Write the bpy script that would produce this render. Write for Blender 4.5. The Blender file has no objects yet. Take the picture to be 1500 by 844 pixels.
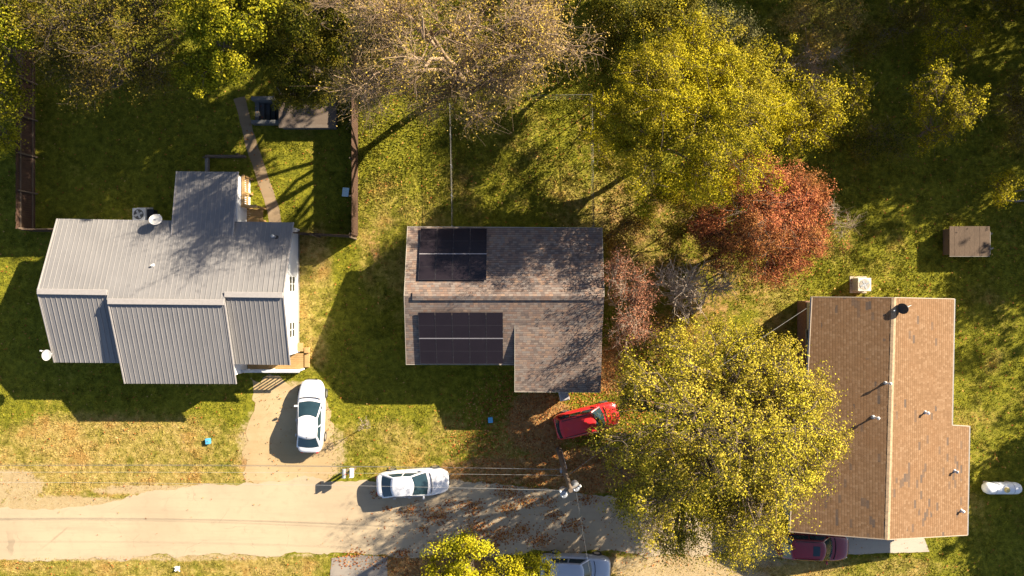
import bpy, math, random
import numpy as np
from mathutils import Vector, Matrix

rng = np.random.default_rng(7)
random.seed(7)
S = bpy.context.scene
COL = S.collection
H = 45.0                                   # drone height in metres

def P(px, py, z=0.0):
    "point at height z seen at the given spot of a 1500 x 844 aerial plan"
    k = (H - z) / 1000.0
    return np.array([(px - 750) * k, -(py - 422) * k, z])

# ------------------------------------------------------------------ objects
def tag(o, label=None, cat=None, group=None, kind=None):
    if label: o['label'] = label
    if cat: o['category'] = cat
    if group: o['group'] = group
    if kind: o['kind'] = kind
    return o

def thing(name, label, cat, loc=(0, 0, 0), rz=0.0, group=None):
    o = bpy.data.objects.new(name, None)
    o.empty_display_size = .3
    COL.objects.link(o)
    o.location = tuple(float(v) for v in loc)
    o.rotation_euler = (0, 0, rz)
    return tag(o, label, cat, group)

def link(name, me, mat, parent=None):
    o = bpy.data.objects.new(name, me)
    COL.objects.link(o)
    if mat is not None and not me.materials: me.materials.append(mat)
    if parent is not None: o.parent = parent
    return o

def np_mesh(name, V, F, smooth=False):
    "V (n,3), F (m,k) arrays"
    V = np.ascontiguousarray(V, dtype=np.float32); F = np.ascontiguousarray(F, dtype=np.int32)
    me = bpy.data.meshes.new(name)
    m, k = F.shape
    me.vertices.add(len(V)); me.vertices.foreach_set('co', V.ravel())
    me.loops.add(m * k); me.loops.foreach_set('vertex_index', F.ravel())
    me.polygons.add(m)
    me.polygons.foreach_set('loop_start', np.arange(0, m * k, k, dtype=np.int32))
    me.polygons.foreach_set('loop_total', np.full(m, k, dtype=np.int32))
    if smooth: me.polygons.foreach_set('use_smooth', np.ones(m, dtype=bool))
    me.update(calc_edges=True)
    return me

class MB:
    "collects simple solids; build() links them as ONE mesh"
    def __init__(s, o=(0, 0, 0)):
        s.v = []; s.f = []; s.o = np.array(o, float)
    def add(s, V, F):
        n = len(s.v)
        s.v += [tuple(np.asarray(p, float) - s.o) for p in V]
        s.f += [tuple(i + n for i in f) for f in F]
        return s
    def box(s, a, b):
        x0, y0, z0 = a; x1, y1, z1 = b
        V = [(x0,y0,z0),(x1,y0,z0),(x1,y1,z0),(x0,y1,z0),(x0,y0,z1),(x1,y0,z1),(x1,y1,z1),(x0,y1,z1)]
        return s.add(V, [(3,2,1,0),(4,5,6,7),(0,1,5,4),(1,2,6,5),(2,3,7,6),(3,0,4,7)])
    def prism(s, poly, dz):
        "polygon (3d points, ccw from above) extruded by dz downward"
        n = len(poly); top = [np.asarray(p, float) for p in poly]
        bot = [p - np.array([0, 0, dz]) for p in top]
        F = [tuple(range(n)), tuple(range(2*n-1, n-1, -1))]
        F += [(i, n+i, n+(i+1) % n, (i+1) % n) for i in range(n)]
        return s.add(top + bot, F)
    def bar(s, p, q, w, h, up=(0, 0, 1)):
        p = np.asarray(p, float); q = np.asarray(q, float)
        d = q - p; d /= np.linalg.norm(d)
        u = np.cross(d, up)
        if np.linalg.norm(u) < 1e-4: u = np.cross(d, (1, 0, 0))
        u /= np.linalg.norm(u); t = np.cross(u, d)
        V = []
        for c in (p, q):
            for a, b in ((-1,-1),(1,-1),(1,1),(-1,1)): V.append(c + u*a*w/2 + t*b*h/2)
        return s.add(V, [(0,1,2,3),(7,6,5,4),(0,4,5,1),(1,5,6,2),(2,6,7,3),(3,7,4,0)])
    def tube(s, pts, rad, n=8, cap=True):
        pts = [np.asarray(p, float) for p in pts]
        if np.isscalar(rad): rad = [rad]*len(pts)
        V = []; F = []
        for i, p in enumerate(pts):
            d = pts[min(i+1, len(pts)-1)] - pts[max(i-1, 0)]; d /= np.linalg.norm(d) + 1e-9
            a = np.array([0, 0, 1.]) if abs(d[2]) < .9 else np.array([1., 0, 0])
            u = np.cross(d, a); u /= np.linalg.norm(u); t = np.cross(d, u)
            for k in range(n):
                an = 2*math.pi*k/n
                V.append(p + rad[i]*(math.cos(an)*u + math.sin(an)*t))
        for i in range(len(pts)-1):
            for k in range(n):
                F.append((i*n+k, i*n+(k+1) % n, (i+1)*n+(k+1) % n, (i+1)*n+k))
        if cap:
            F.append(tuple(range(n-1, -1, -1))); F.append(tuple((len(pts)-1)*n+k for k in range(n)))
        return s.add(V, F)
    def lathe(s, c, prof, n=20, axis=2):
        V = []; F = []
        for r, z in prof:
            for k in range(n):
                a = 2*math.pi*k/n
                p = [r*math.cos(a), r*math.sin(a), z]
                if axis == 0: p = [z, p[0], p[1]]
                V.append(np.asarray(c, float) + p)
        for i in range(len(prof)-1):
            for k in range(n): F.append((i*n+k, i*n+(k+1) % n, (i+1)*n+(k+1) % n, (i+1)*n+k))
        F.append(tuple(range(n-1, -1, -1))); F.append(tuple((len(prof)-1)*n+k for k in range(n)))
        return s.add(V, F)
    def build(s, name, mat, parent=None, smooth=False, bevel=0, sharp=None):
        me = bpy.data.meshes.new(name)
        me.from_pydata(s.v, [], s.f)
        import bmesh
        bm = bmesh.new(); bm.from_mesh(me)
        bmesh.ops.recalc_face_normals(bm, faces=bm.faces); bm.to_mesh(me); bm.free()
        if smooth:
            me.polygons.foreach_set('use_smooth', np.ones(len(me.polygons), dtype=bool))
            if sharp: me.set_sharp_from_angle(angle=math.radians(sharp))
        o = link(name, me, mat, parent)
        if parent is None and np.any(s.o): o.location = tuple(s.o)
        if bevel:
            b = o.modifiers.new('bevel', 'BEVEL'); b.width = bevel; b.segments = 2; b.limit_method = 'ANGLE'
        return o

# ---------------------------------------------------------------- materials
class NT:
    def __init__(s, name):
        s.m = bpy.data.materials.new(name); s.m.use_nodes = True
        s.n = s.m.node_tree.nodes; s.l = s.m.node_tree.links
        s.b = s.n['Principled BSDF']
        s.co = None
    def new(s, t, **kw):
        n = s.n.new(t)
        for k, v in kw.items(): setattr(n, k, v)
        return n
    def set(s, sock, v):
        if hasattr(v, 'is_output'): s.l.new(v, sock)
        elif isinstance(v, (tuple, list)) and len(v) == 3 and sock.type == 'RGBA': sock.default_value = (*v, 1)
        else: sock.default_value = v
    def obj(s):
        if s.co is None: s.co = s.new('ShaderNodeTexCoord').outputs['Object']
        return s.co
    def math(s, op, a, b=0.0, c=None):
        n = s.new('ShaderNodeMath', operation=op)
        s.set(n.inputs[0], a); s.set(n.inputs[1], b)
        if c is not None: s.set(n.inputs[2], c)
        return n.outputs[0]
    def sep(s, v):
        n = s.new('ShaderNodeSeparateXYZ'); s.l.new(v, n.inputs[0]); return n.outputs
    def comb(s, x, y, z=0.0):
        n = s.new('ShaderNodeCombineXYZ')
        for i, v in enumerate((x, y, z)): s.set(n.inputs[i], v)
        return n.outputs[0]
    def noise(s, scale, detail=4, rough=.6, vec=None, dist=0.0):
        n = s.new('ShaderNodeTexNoise'); n.inputs['Scale'].default_value = scale
        n.inputs['Detail'].default_value = detail; n.inputs['Roughness'].default_value = rough
        n.inputs['Distortion'].default_value = dist
        s.l.new(vec if vec is not None else s.obj(), n.inputs['Vector'])
        return n.outputs['Fac']
    def white(s, vec):
        n = s.new('ShaderNodeTexWhiteNoise', noise_dimensions='3D'); s.l.new(vec, n.inputs['Vector'])
        return n.outputs['Value']
    def ramp(s, f, stops, interp='LINEAR'):
        n = s.new('ShaderNodeValToRGB'); n.color_ramp.interpolation = interp
        e = n.color_ramp.elements
        while len(e) > 1: e.remove(e[-1])
        e[0].position = stops[0][0]; e[0].color = (*stops[0][1], 1)
        for p, c in stops[1:]:
            q = e.new(p); q.color = (*c, 1)
        s.set(n.inputs[0], f)
        return n.outputs[0]
    def step(s, f, a, b):
        n = s.new('ShaderNodeMapRange', interpolation_type='SMOOTHSTEP')
        s.set(n.inputs[0], f); n.inputs[1].default_value = a; n.inputs[2].default_value = b
        return n.outputs[0]
    def mix(s, f, a, b, mode='MIX'):
        n = s.new('ShaderNodeMix', data_type='RGBA', blend_type=mode)
        s.set(n.inputs[0], f); s.set(n.inputs[6], a); s.set(n.inputs[7], b)
        return n.outputs[2]
    def attr(s, name):
        return s.new('ShaderNodeAttribute', attribute_name=name).outputs['Fac']
    def bump(s, h, strength=.4, dist=.02):
        n = s.new('ShaderNodeBump'); n.inputs['Strength'].default_value = strength
        n.inputs['Distance'].default_value = dist; s.l.new(h, n.inputs['Height'])
        s.l.new(n.outputs[0], s.b.inputs['Normal'])
    def out(s, color, rough=.7, metal=0.0, spec=.4, coat=0.0):
        b = s.b
        s.set(b.inputs['Base Color'], color); s.set(b.inputs['Roughness'], rough)
        b.inputs['Metallic'].default_value = metal; b.inputs['Specular IOR Level'].default_value = spec
        b.inputs['Coat Weight'].default_value = coat; b.inputs['Coat Roughness'].default_value = .05
        return s.m

def plain(name, c, rough=.6, metal=0.0, spec=.4, coat=0.0, var=.25, scale=6.0):
    t = NT(name)
    n = t.noise(scale, 4)
    dark = tuple(v*(1-var) for v in c); lite = tuple(min(1, v*(1+var*.6)) for v in c)
    return t.out(t.ramp(n, [(.3, dark), (.7, lite)]), rough, metal, spec, coat)

def wood(name, c, scale=3.0, axis=0, var=.5):
    t = NT(name)
    mp = t.new('ShaderNodeMapping'); t.l.new(t.obj(), mp.inputs[0])
    sc = [14, 14, 14]; sc[axis] = 1.2; mp.inputs['Scale'].default_value = sc
    g = t.noise(scale, 6, .7, mp.outputs[0]); b = t.noise(.9, 3)
    col = t.ramp(g, [(.25, tuple(v*(1-var) for v in c)), (.75, tuple(min(1, v*(1+var*.5)) for v in c))])
    col = t.mix(t.step(b, .4, .7), col, tuple(v*.7 for v in c))
    t.bump(g, .4, .01)
    return t.out(col, .85, spec=.2)

def shingle(name, along, w, h, stops, stain, wear=None, ridge_noise=1.0):
    "along = axis index of the courses"
    t = NT(name)
    o = t.sep(t.obj()); u, v = o[along], o[1-along]
    vr = t.math('DIVIDE', v, h); row = t.math('FLOOR', vr)
    off = t.math('MULTIPLY', t.white(t.comb(row, 3.3)), 7.0)
    uc = t.math('ADD', t.math('DIVIDE', u, w), off); colid = t.math('FLOOR', uc)
    r = t.white(t.comb(colid, row, 1.0))
    col = t.ramp(r, stops)
    # each tab's grain
    g = t.noise(38, 3, .7)
    col = t.mix(t.math('MULTIPLY', g, .45), col, tuple(x*.45 for x in stain))
    big = t.noise(.55, 5, .65)
    col = t.mix(t.math('MULTIPLY', t.step(big, .42, .72), .5), col, stain)
    fr = t.math('FRACT', vr); fu = t.math('FRACT', uc)
    edge = t.math('MAXIMUM', t.math('LESS_THAN', fr, .22), t.math('MULTIPLY', t.math('LESS_THAN', fu, .07), .6))
    col = t.mix(t.math('MULTIPLY', edge, .6), col, tuple(x*.35 for x in stain))
    if wear:
        wl, prob, dark = wear
        u2 = t.math('ADD', t.math('DIVIDE', u, wl), t.math('MULTIPLY', t.white(t.comb(row, 9.1)), 5.0))
        rr = t.white(t.comb(t.math('FLOOR', u2), row, 7.0))
        reg = t.noise(.28, 2); s2 = t.math('MULTIPLY', t.math('ADD', o[1], 0.0), -.012)
        lim = t.math('MULTIPLY', t.step(t.math('ADD', reg, s2), .38, .72), prob)
        lost = t.math('LESS_THAN', rr, lim)
        col = t.mix(t.math('MULTIPLY', lost, t.math('ADD', .5, t.math('MULTIPLY', t.white(t.comb(row, t.math('FLOOR', u2), 2.0)), .5))), col, dark)
    hgt = t.math('ADD', fr, t.math('MULTIPLY', r, .6))
    t.bump(hgt, .5, .02)
    return t.out(col, .92, spec=.15)

def leafmat(name, stops, patch=None, patch_scale=.35, patch_amt=.7, trans=.16):
    t = NT(name)
    geo = t.new('ShaderNodeNewGeometry')
    col = t.ramp(geo.outputs['Random Per Island'], stops)
    if patch:
        n = t.noise(patch_scale, 2)
        col = t.mix(t.math('MULTIPLY', t.step(n, .42, .62), patch_amt), col, t.ramp(geo.outputs['Random Per Island'], patch))
    t.out(col, .65, spec=.08)
    tr = t.new('ShaderNodeBsdfTranslucent'); t.set(tr.inputs[0], col)
    mx = t.new('ShaderNodeMixShader'); mx.inputs[0].default_value = trans
    t.l.new(t.b.outputs[0], mx.inputs[1]); t.l.new(tr.outputs[0], mx.inputs[2])
    t.l.new(mx.outputs[0], t.n['Material Output'].inputs[0])
    return t.m

def grass_color(t):
    "soil and turf colours shared by the ground sheet and the blades"
    n0 = t.noise(.16, 3, .55); n1 = t.noise(.5, 5, .65); n2 = t.noise(2.6, 5, .7); n3 = t.noise(22, 4, .75)
    nm = t.math('ADD', t.math('MULTIPLY', n2, .6), t.math('MULTIPLY', n3, .4))
    green = t.ramp(nm, [(.32, (.040, .050, .006)), (.5, (.165, .160, .013)), (.68, (.34, .295, .028))])
    dry = t.ramp(nm, [(.32, (.17, .115, .026)), (.5, (.35, .25, .075)), (.68, (.52, .385, .15))])
    rust = t.ramp(nm, [(.32, (.16, .085, .02)), (.5, (.33, .20, .055)), (.68, (.47, .31, .11))])
    dry = t.mix(t.step(n1, .5, .66), dry, rust)
    f = t.math('ADD', t.attr('dry'), t.math('MULTIPLY', t.math('SUBTRACT', n1, .5), 1.3))
    f = t.math('ADD', f, t.math('MULTIPLY', t.math('SUBTRACT', n0, .5), 1.2))
    f = t.math('ADD', f, t.math('MULTIPLY', t.math('SUBTRACT', n2, .5), .8))
    col = t.mix(t.step(f, .12, .88), green, dry)
    dirt = t.ramp(nm, [(.3, (.29, .205, .095)), (.5, (.37, .275, .145)), (.7, (.43, .335, .195))])
    fd = t.math('ADD', t.attr('dirt'), t.math('MULTIPLY', t.math('SUBTRACT', n2, .5), 1.2))
    fd = t.math('ADD', fd, t.math('MULTIPLY', t.math('SUBTRACT', n1, .5), .8))
    col = t.mix(t.step(fd, .3, .72), col, dirt)
    lit = t.ramp(nm, [(.3, (.09, .042, .016)), (.5, (.29, .155, .058)), (.7, (.46, .30, .13))])
    fl = t.math('ADD', t.attr('litter'), t.math('MULTIPLY', t.math('SUBTRACT', n2, .5), 1.4))
    fl = t.math('ADD', fl, t.math('MULTIPLY', t.math('SUBTRACT', n1, .5), .8))
    col = t.mix(t.step(fl, .3, .78), col, lit)
    return col, n3

def ground_mat():
    t = NT('turf_and_soil'); col, n3 = grass_color(t)
    t.bump(n3, .8, .06)
    return t.out(col, .95, spec=.1)

def blade_mat():
    t = NT('grass_blades'); col, n3 = grass_color(t)
    geo = t.new('ShaderNodeNewGeometry').outputs['Random Per Island']
    hsv = t.new('ShaderNodeHueSaturation'); t.l.new(col, hsv.inputs['Color'])
    t.set(hsv.inputs['Value'], t.math('ADD', t.math('MULTIPLY', geo, .8), .75))
    col = hsv.outputs[0]
    t.out(col, .7, spec=.2)
    tr = t.new('ShaderNodeBsdfTranslucent'); t.set(tr.inputs[0], col)
    mx = t.new('ShaderNodeMixShader'); mx.inputs[0].default_value = .3
    t.l.new(t.b.outputs[0], mx.inputs[1]); t.l.new(tr.outputs[0], mx.inputs[2])
    t.l.new(mx.outputs[0], t.n['Material Output'].inputs[0])
    return t.m

def road_mat(name, a, b, c, crack=True):
    t = NT(name)
    n1 = t.noise(.22, 4, .6); n2 = t.noise(1.6, 5, .65); n3 = t.noise(30, 3, .7)
    mp = t.new('ShaderNodeMapping'); t.l.new(t.obj(), mp.inputs[0]); mp.inputs['Scale'].default_value = (.12, 1.6, 1)
    str_ = t.noise(1.0, 5, .7, mp.outputs[0])
    col = t.mix(t.step(n1, .35, .68), a, b)
    col = t.mix(t.math('MULTIPLY', t.step(str_, .45, .7), .45), col, c)
    col = t.mix(t.math('MULTIPLY', t.step(n2, .5, .75), .35), col, tuple(x*.72 for x in b))
    col = t.mix(t.math('MULTIPLY', n3, .35), col, tuple(x*.6 for x in a))
    if crack:
        d = t.noise(1.1, 3); ad = t.new('ShaderNodeVectorMath', operation='ADD')
        t.l.new(t.obj(), ad.inputs[0]); t.l.new(t.comb(d, d, 0.0), ad.inputs[1])
        vo = t.new('ShaderNodeTexVoronoi', feature='DISTANCE_TO_EDGE'); vo.inputs['Scale'].default_value = .28
        t.l.new(ad.outputs[0], vo.inputs['Vector'])
        ck = t.math('MULTIPLY', t.math('LESS_THAN', vo.outputs['Distance'], .004), t.step(t.noise(.4, 2), .5, .62))
        col = t.mix(t.math('MULTIPLY', ck, .32), col, tuple(x*.35 for x in b))
    t.bump(n3, .4, .015)
    return t.out(col, .9, spec=.2)

def metal_roof_mat():
    t = NT('ribbed_metal_roofing')
    n1 = t.noise(.5, 5, .6); n2 = t.noise(5, 4, .7)
    col = t.ramp(n1, [(.3, (.165, .158, .156)), (.7, (.208, .198, .194))])
    col = t.mix(t.math('MULTIPLY', n2, .3), col, (.15, .14, .135))
    x = t.sep(t.obj())[0]
    s = t.math('SINE', t.math('MULTIPLY', x, 2*math.pi/.1))
    t.bump(s, .25, .006)
    return t.out(col, .55, metal=0, spec=.3)

M = {}
M['metal_roof'] = metal_roof_mat()
M['metal_rib'] = plain('painted_metal_rib', (.245, .228, .218), .55, 0, .3, var=.1)
M['ridge_cap'] = plain('painted_ridge_cap', (.30, .275, .26), .55, 0, .3, var=.1)
M['white'] = plain('white_paint', (.78, .78, .77), .5, var=.06, scale=2)
M['vinyl'] = plain('white_vinyl', (.72, .73, .75), .45, var=.05, scale=1.2)
M['cream'] = plain('cream_siding', (.52, .46, .36), .7, var=.12)
M['tan_trim'] = plain('tan_trim', (.36, .32, .26), .6, var=.12)
M['brick'] = plain('brown_brick', (.20, .10, .065), .9, var=.4, scale=9)
M['glass'] = plain('window_glass', (.02, .025, .03), .05, spec=.8, var=.1)
M['carglass'] = plain('tinted_car_glass', (.016, .035, .045), .06, spec=.6, var=.2, scale=2)
M['black'] = plain('black_plastic', (.015, .015, .016), .5, var=.2)
M['rubber'] = plain('tyre_rubber', (.02, .02, .02), .85, var=.2)
M['steel'] = plain('galvanised_steel', (.38, .39, .40), .45, .5, var=.2)
M['alloy'] = plain('alloy_wheel', (.5, .5, .52), .3, .8, var=.1)
M['dish'] = plain('dish_enamel', (.55, .53, .50), .5, var=.1)
M['darkdish'] = plain('dark_dish_enamel', (.05, .05, .055), .5, var=.2)  # near-black tone over the whole dish
M['deck_wood'] = wood('new_lumber', (.42, .26, .11), axis=0, var=.35)
M['fence_wood'] = wood('weathered_fence_boards', (.085, .048, .031), axis=2)
M['old_wood'] = wood('old_timber', (.16, .115, .08), axis=0)
M['grey_wood'] = wood('grey_timber', (.24, .21, .18), axis=0)
M['pole_wood'] = wood('pole_timber', (.17, .125, .09), axis=2)
M['ply'] = wood('weathered_shaded_plywood', (.11, .075, .05), axis=1, var=.6)  # weathered brown, darkened further to carry the shade of the yard
M['concrete'] = road_mat('old_concrete', (.20, .18, .155), (.25, .225, .19), (.15, .13, .11))
M['dark_concrete'] = road_mat('shaded_concrete', (.13, .13, .125), (.16, .155, .145), (.10, .095, .085))  # shelter concrete with the shade under the tree darkened into its colour
M['leafy_slab'] = road_mat('littered_slab', (.13, .095, .07), (.17, .14, .115), (.085, .055, .035))
M['slab'] = road_mat('pale_concrete', (.40, .34, .27), (.45, .39, .31), (.36, .30, .23))
M['pathmat'] = road_mat('worn_path', (.24, .17, .10), (.30, .22, .14), (.19, .13, .07), crack=False)
M['road'] = road_mat('bleached_asphalt', (.44, .345, .225), (.39, .30, .195), (.33, .255, .17))
M['apron'] = road_mat('cracked_apron', (.25, .215, .18), (.30, .26, .215), (.19, .16, .14))
M['gravel'] = road_mat('pale_gravel', (.45, .345, .20), (.37, .26, .13), (.30, .185, .08), crack=False)
M['solar'] = plain('solar_glass', (.016, .012, .015), .2, spec=.3, var=.12, scale=1)
M['solar_line'] = plain('solar_frame', (.062, .055, .06), .4, .4, var=.1)
M['rail_line'] = plain('bright_mount_rail', (.36, .33, .34), .4, .4, var=.1)
M['beige'] = plain('beige_enamel', (.62, .55, .43), .5, var=.08)
M['lightgrey'] = plain('light_grey_enamel', (.45, .46, .47), .5, var=.1)
M['tank'] = plain('white_tank_enamel', (.72, .74, .76), .35, var=.06)
M['blue'] = plain('blue_plastic', (.04, .26, .46), .5, var=.15)
M['paleblue'] = plain('pale_blue_sheet', (.36, .52, .60), .5, var=.2, scale=12)
M['paper'] = plain('white_paper', (.7, .72, .75), .7, var=.1)
M['bin'] = plain('grey_bin_plastic', (.36, .34, .34), .5, var=.35, scale=9)
M['wire'] = plain('aluminium_cable', (.17, .165, .16), .5, .4, var=.1)
M['fence_rail'] = plain('dull_fence_rail', (.15, .14, .125), .6, .2, var=.3)
M['palewire'] = plain('pale_service_cable', (.40, .38, .35), .5, .3, var=.1)
M['car_white'] = plain('white_car_paint', (.60, .60, .62), .3, coat=.6, var=.03, scale=1)
M['car_silver'] = plain('silver_car_paint', (.44, .47, .52), .3, .35, coat=.6, var=.05, scale=1)
M['car_red'] = plain('red_car_paint', (.56, .020, .024), .3, coat=.7, var=.1, scale=1)
M['car_maroon'] = plain('maroon_car_paint', (.22, .010, .018), .28, coat=.8, var=.1, scale=1)
M['lamp_red'] = plain('red_lamp', (.45, .01, .02), .2, var=.1)
M['lamp_clear'] = plain('clear_lamp', (.55, .56, .58), .1, spec=.8, var=.1)
M['yellow_lid'] = plain('yellowed_lid', (.55, .45, .18), .5, var=.1)
M['roof_brown'] = shingle('mixed_brown_shingles', 0, .24, .135,
    [(0, (.135, .105, .092)), (.2, (.185, .142, .122)), (.42, (.245, .152, .110)), (.62, (.225, .192, .172)), (.82, (.275, .215, .175)), (1, (.315, .200, .135))],
    (.17, .13, .11))
M['roof_tan'] = shingle('faded_tan_shingles', 1, .15, .15,
    [(0, (.205, .118, .060)), (.4, (.236, .138, .072)), (.75, (.262, .157, .085)), (1, (.30, .188, .107))],
    (.215, .115, .055), wear=(.5, .10, (.105, .076, .058)))
M['bark_pale'] = plain('pale_bark', (.30, .205, .125), .9, var=.35, scale=8)
M['bark_brown'] = plain('brown_bark', (.13, .095, .065), .9, var=.4, scale=8)
M['bark_silver'] = plain('silver_bark', (.50, .39, .28), .9, var=.25, scale=8)
M['bark_grey'] = plain('grey_bark', (.34, .255, .185), .9, var=.35, scale=8)

# -------------------------------------------------------------- ground masks
def inpoly(x, y, poly):
    c = np.zeros(x.shape, bool); n = len(poly); j = n - 1
    for i in range(n):
        xi, yi = poly[i]; xj, yj = poly[j]
        if yi != yj:
            k = ((yi > y) != (yj > y)) & (x < (xj-xi)*(y-yi)/(yj-yi) + xi)
            c ^= k
        j = i
    return c

def blobs(X, Y, lst):
    px = X/.045 + 750; py = 422 - Y/.045
    v = np.zeros(X.shape)
    for cx, cy, rx, ry, a in lst:
        d = ((px-cx)/rx)**2 + ((py-cy)/ry)**2
        v = np.maximum(v, a*np.clip(1.6 - d*1.1, 0, 1))
    return v

DRY_AND_SUNLIT = [(180, 668, 270, 62, .62), (560, 655, 110, 45, .42), (60, 690, 120, 50, .7), (250, 830, 300, 20, .55), (700, 660, 120, 60, .45),  # dry turf; also brightens sunlit lawn and spares the house's shaded strip
       (1050, 835, 190, 22, .85), (1290, 832, 130, 18, .5), (620, 300, 120, 70, .28), (560, 380, 40, 90, .35), (900, 330, 90, 120, .5),
       (760, 230, 110, 90, .2), (1240, 380, 110, 70, .18), (460, 430, 30, 120, .5), (580, 420, 30, 60, .3), (1440, 480, 40, 80, .3), (1430, 640, 40, 120, .22), (1130, 440, 70, 50, .35),
       (1200, 60, 120, 60, .35)]
DIRT = [(90, 740, 110, 14, .9), (10, 712, 60, 26, .8), (250, 718, 120, 9, .8), (420, 650, 74, 66, .75), (490, 660, 20, 40, .6), (180, 815, 320, 7, .65),
        (985, 826, 130, 14, .75), (250, 650, 30, 30, .3), (1010, 842, 120, 16, .8), (440, 572, 40, 16, .6), (1120, 825, 50, 8, .6)]
LIT = [(790, 620, 50, 50, .95), (850, 690, 90, 36, .85), (730, 690, 110, 22, .75), (960, 335, 90, 80, .42), (858, 230, 18, 100, .36), (860, 800, 120, 30, .4),
       (640, 830, 100, 30, .85), (900, 540, 40, 40, .85), (1000, 480, 90, 60, .5), (590, 830, 60, 20, .8), (1030, 420, 110, 60, .5), (870, 760, 140, 40, .4),
       (550, 360, 12, 30, .5), (420, 700, 70, 14, .55), (370, 680, 20, 40, .5), (100, 725, 70, 12, .3), (1060, 830, 120, 20, .35)]
def masks(X, Y):
    return blobs(X, Y, DRY_AND_SUNLIT), blobs(X, Y, DIRT), blobs(X, Y, LIT)

def px2(l, z=0): return [tuple(P(x, y, z)[:2]) for x, y in l]
ROAD = [(-900, 742), (0, 742), (62, 744), (120, 742), (185, 729), (240, 717), (300, 709), (360, 705), (430, 703), (500, 701), (560, 700), (640, 704), (720, 709),
        (800, 716), (880, 724), (960, 736), (1040, 752), (1110, 768), (1165, 779), (1230, 783), (1230, 812), (1170, 815), (1100, 815), (1020, 812), (940, 812), (880, 810),
        (800, 808), (700, 811), (570, 812), (470, 812), (330, 814), (200, 813), (100, 816), (0, 819), (-900, 822)]
DRIVE = [(366, 556), (440, 553), (452, 575), (478, 600), (489, 650), (484, 690), (470, 706), (350, 710), (358, 680), (364, 640), (360, 600)]
SLAB = [(1226, 780), (1352, 786), (1360, 808), (1225, 812)]
APRON = [(486, 818), (528, 813), (568, 816), (570, 900), (478, 900)]
PATH = [(351, 143), (360, 180), (369, 215), (381, 250), (393, 285), (402, 312), (407, 336)]
H1 = [(84, 322), (258, 322), (258, 255), (350, 255), (350, 322), (432, 324), (440, 530), (440, 545), (350, 545), (346, 552), (190, 552), (186, 524), (100, 524)]
H2 = [(604, 340), (872, 340), (872, 560), (760, 560), (760, 525), (604, 525)]
H3 = [(1172, 440), (1372, 440), (1372, 620), (1392, 620), (1392, 770), (1145, 766), (1145, 600), (1172, 600)]
PIT = (-16.95, 10.95, -15.05, 12.25)        # stairwell opening x0 y0 x1 y1

def rough_edge(poly, step=.22, amp=.12):
    out = []
    n = len(poly)
    for i in range(n):
        a = np.array(poly[i]); b = np.array(poly[(i+1) % n])
        L = np.linalg.norm(b-a)
        if L > 15 and min(a[0], b[0]) < -38: out.append(a); continue
        k = max(1, int(L/step))
        for j in range(k): out.append(a + (b-a)*j/k)
    out = np.array(out); m = len(out)
    big = rng.normal(0, 1, (m, 2)); fine = rng.normal(0, 1, (m, 2))
    def smooth(v, w):
        r = np.zeros_like(v)
        for j in range(-w, w+1): r += np.roll(v, j, 0)
        return r/(2*w+1)**.5
    d = smooth(big, 5)*amp + smooth(fine, 1)*amp*.28
    keep = np.abs(out[:, 0]) < 38
    out = out + d*keep[:, None]
    return [tuple(p) for p in out]

def sheet(name, poly, z, mat, rough=None):
    pts = px2(poly)
    if rough: pts = rough_edge(pts, .2, rough)
    m = MB(); m.add([(x, y, z) for x, y in pts], [tuple(range(len(pts)))])
    o = m.build(name, mat); o['kind'] = 'structure'
    return o

# ground: fine grid where the picture looks, wide ring around, one opening for the stairwell
gx = np.unique(np.concatenate([np.arange(-40, 40.01, .3), [PIT[0], PIT[2]], [-600, -200, -80, 80, 200, 600]]))
gy = np.unique(np.concatenate([np.arange(-26, 27.01, .3), [PIT[1], PIT[3]], [-600, -200, -60, 60, 200, 600]]))
XX, YY = np.meshgrid(gx, gy)
V = np.stack([XX.ravel(), YY.ravel(), np.zeros(XX.size)], 1)
nx = len(gx); ny = len(gy)
ii, jj = np.meshgrid(np.arange(nx-1), np.arange(ny-1))
ii = ii.ravel(); jj = jj.ravel()
cx = (gx[ii]+gx[ii+1])/2; cy = (gy[jj]+gy[jj+1])/2
keep = ~((cx > PIT[0]) & (cx < PIT[2]) & (cy > PIT[1]) & (cy < PIT[3]))
ii = ii[keep]; jj = jj[keep]
F = np.stack([jj*nx+ii, jj*nx+ii+1, (jj+1)*nx+ii+1, (jj+1)*nx+ii], 1)
me = np_mesh('ground', V, F)
for nm, v in zip(('dry', 'dirt', 'litter'), masks(V[:, 0], V[:, 1])):
    me.attributes.new(nm, 'FLOAT', 'POINT').data.foreach_set('value', v.astype(np.float32))
g = link('ground', me, ground_mat()); tag(g, kind='structure')

sheet('road', ROAD, .016, M['road'], .11)
sheet('driveway', DRIVE, .010, M['gravel'], .28)
sheet('concrete_pad', SLAB, .024, M['slab'], .03)
sheet('driveway_apron', APRON, .022, M['apron'], .05)
pp = px2(PATH); L_, R_ = [], []
for i, p in enumerate(pp):
    a = np.array(pp[max(i-1, 0)]); b = np.array(pp[min(i+1, len(pp)-1)]); d = (b-a)/np.linalg.norm(b-a)
    L_.append(np.array(p) + .38*np.array([-d[1], d[0]])); R_.append(np.array(p) - .38*np.array([-d[1], d[0]]))
pts = rough_edge([tuple(q) for q in L_ + R_[::-1]], .2, .035)
PATHPOLY = pts
m = MB(); m.add([(x, y, .012) for x, y in pts], [tuple(range(len(pts)))]); m.build('path', M['pathmat'])['kind'] = 'structure'

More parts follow.
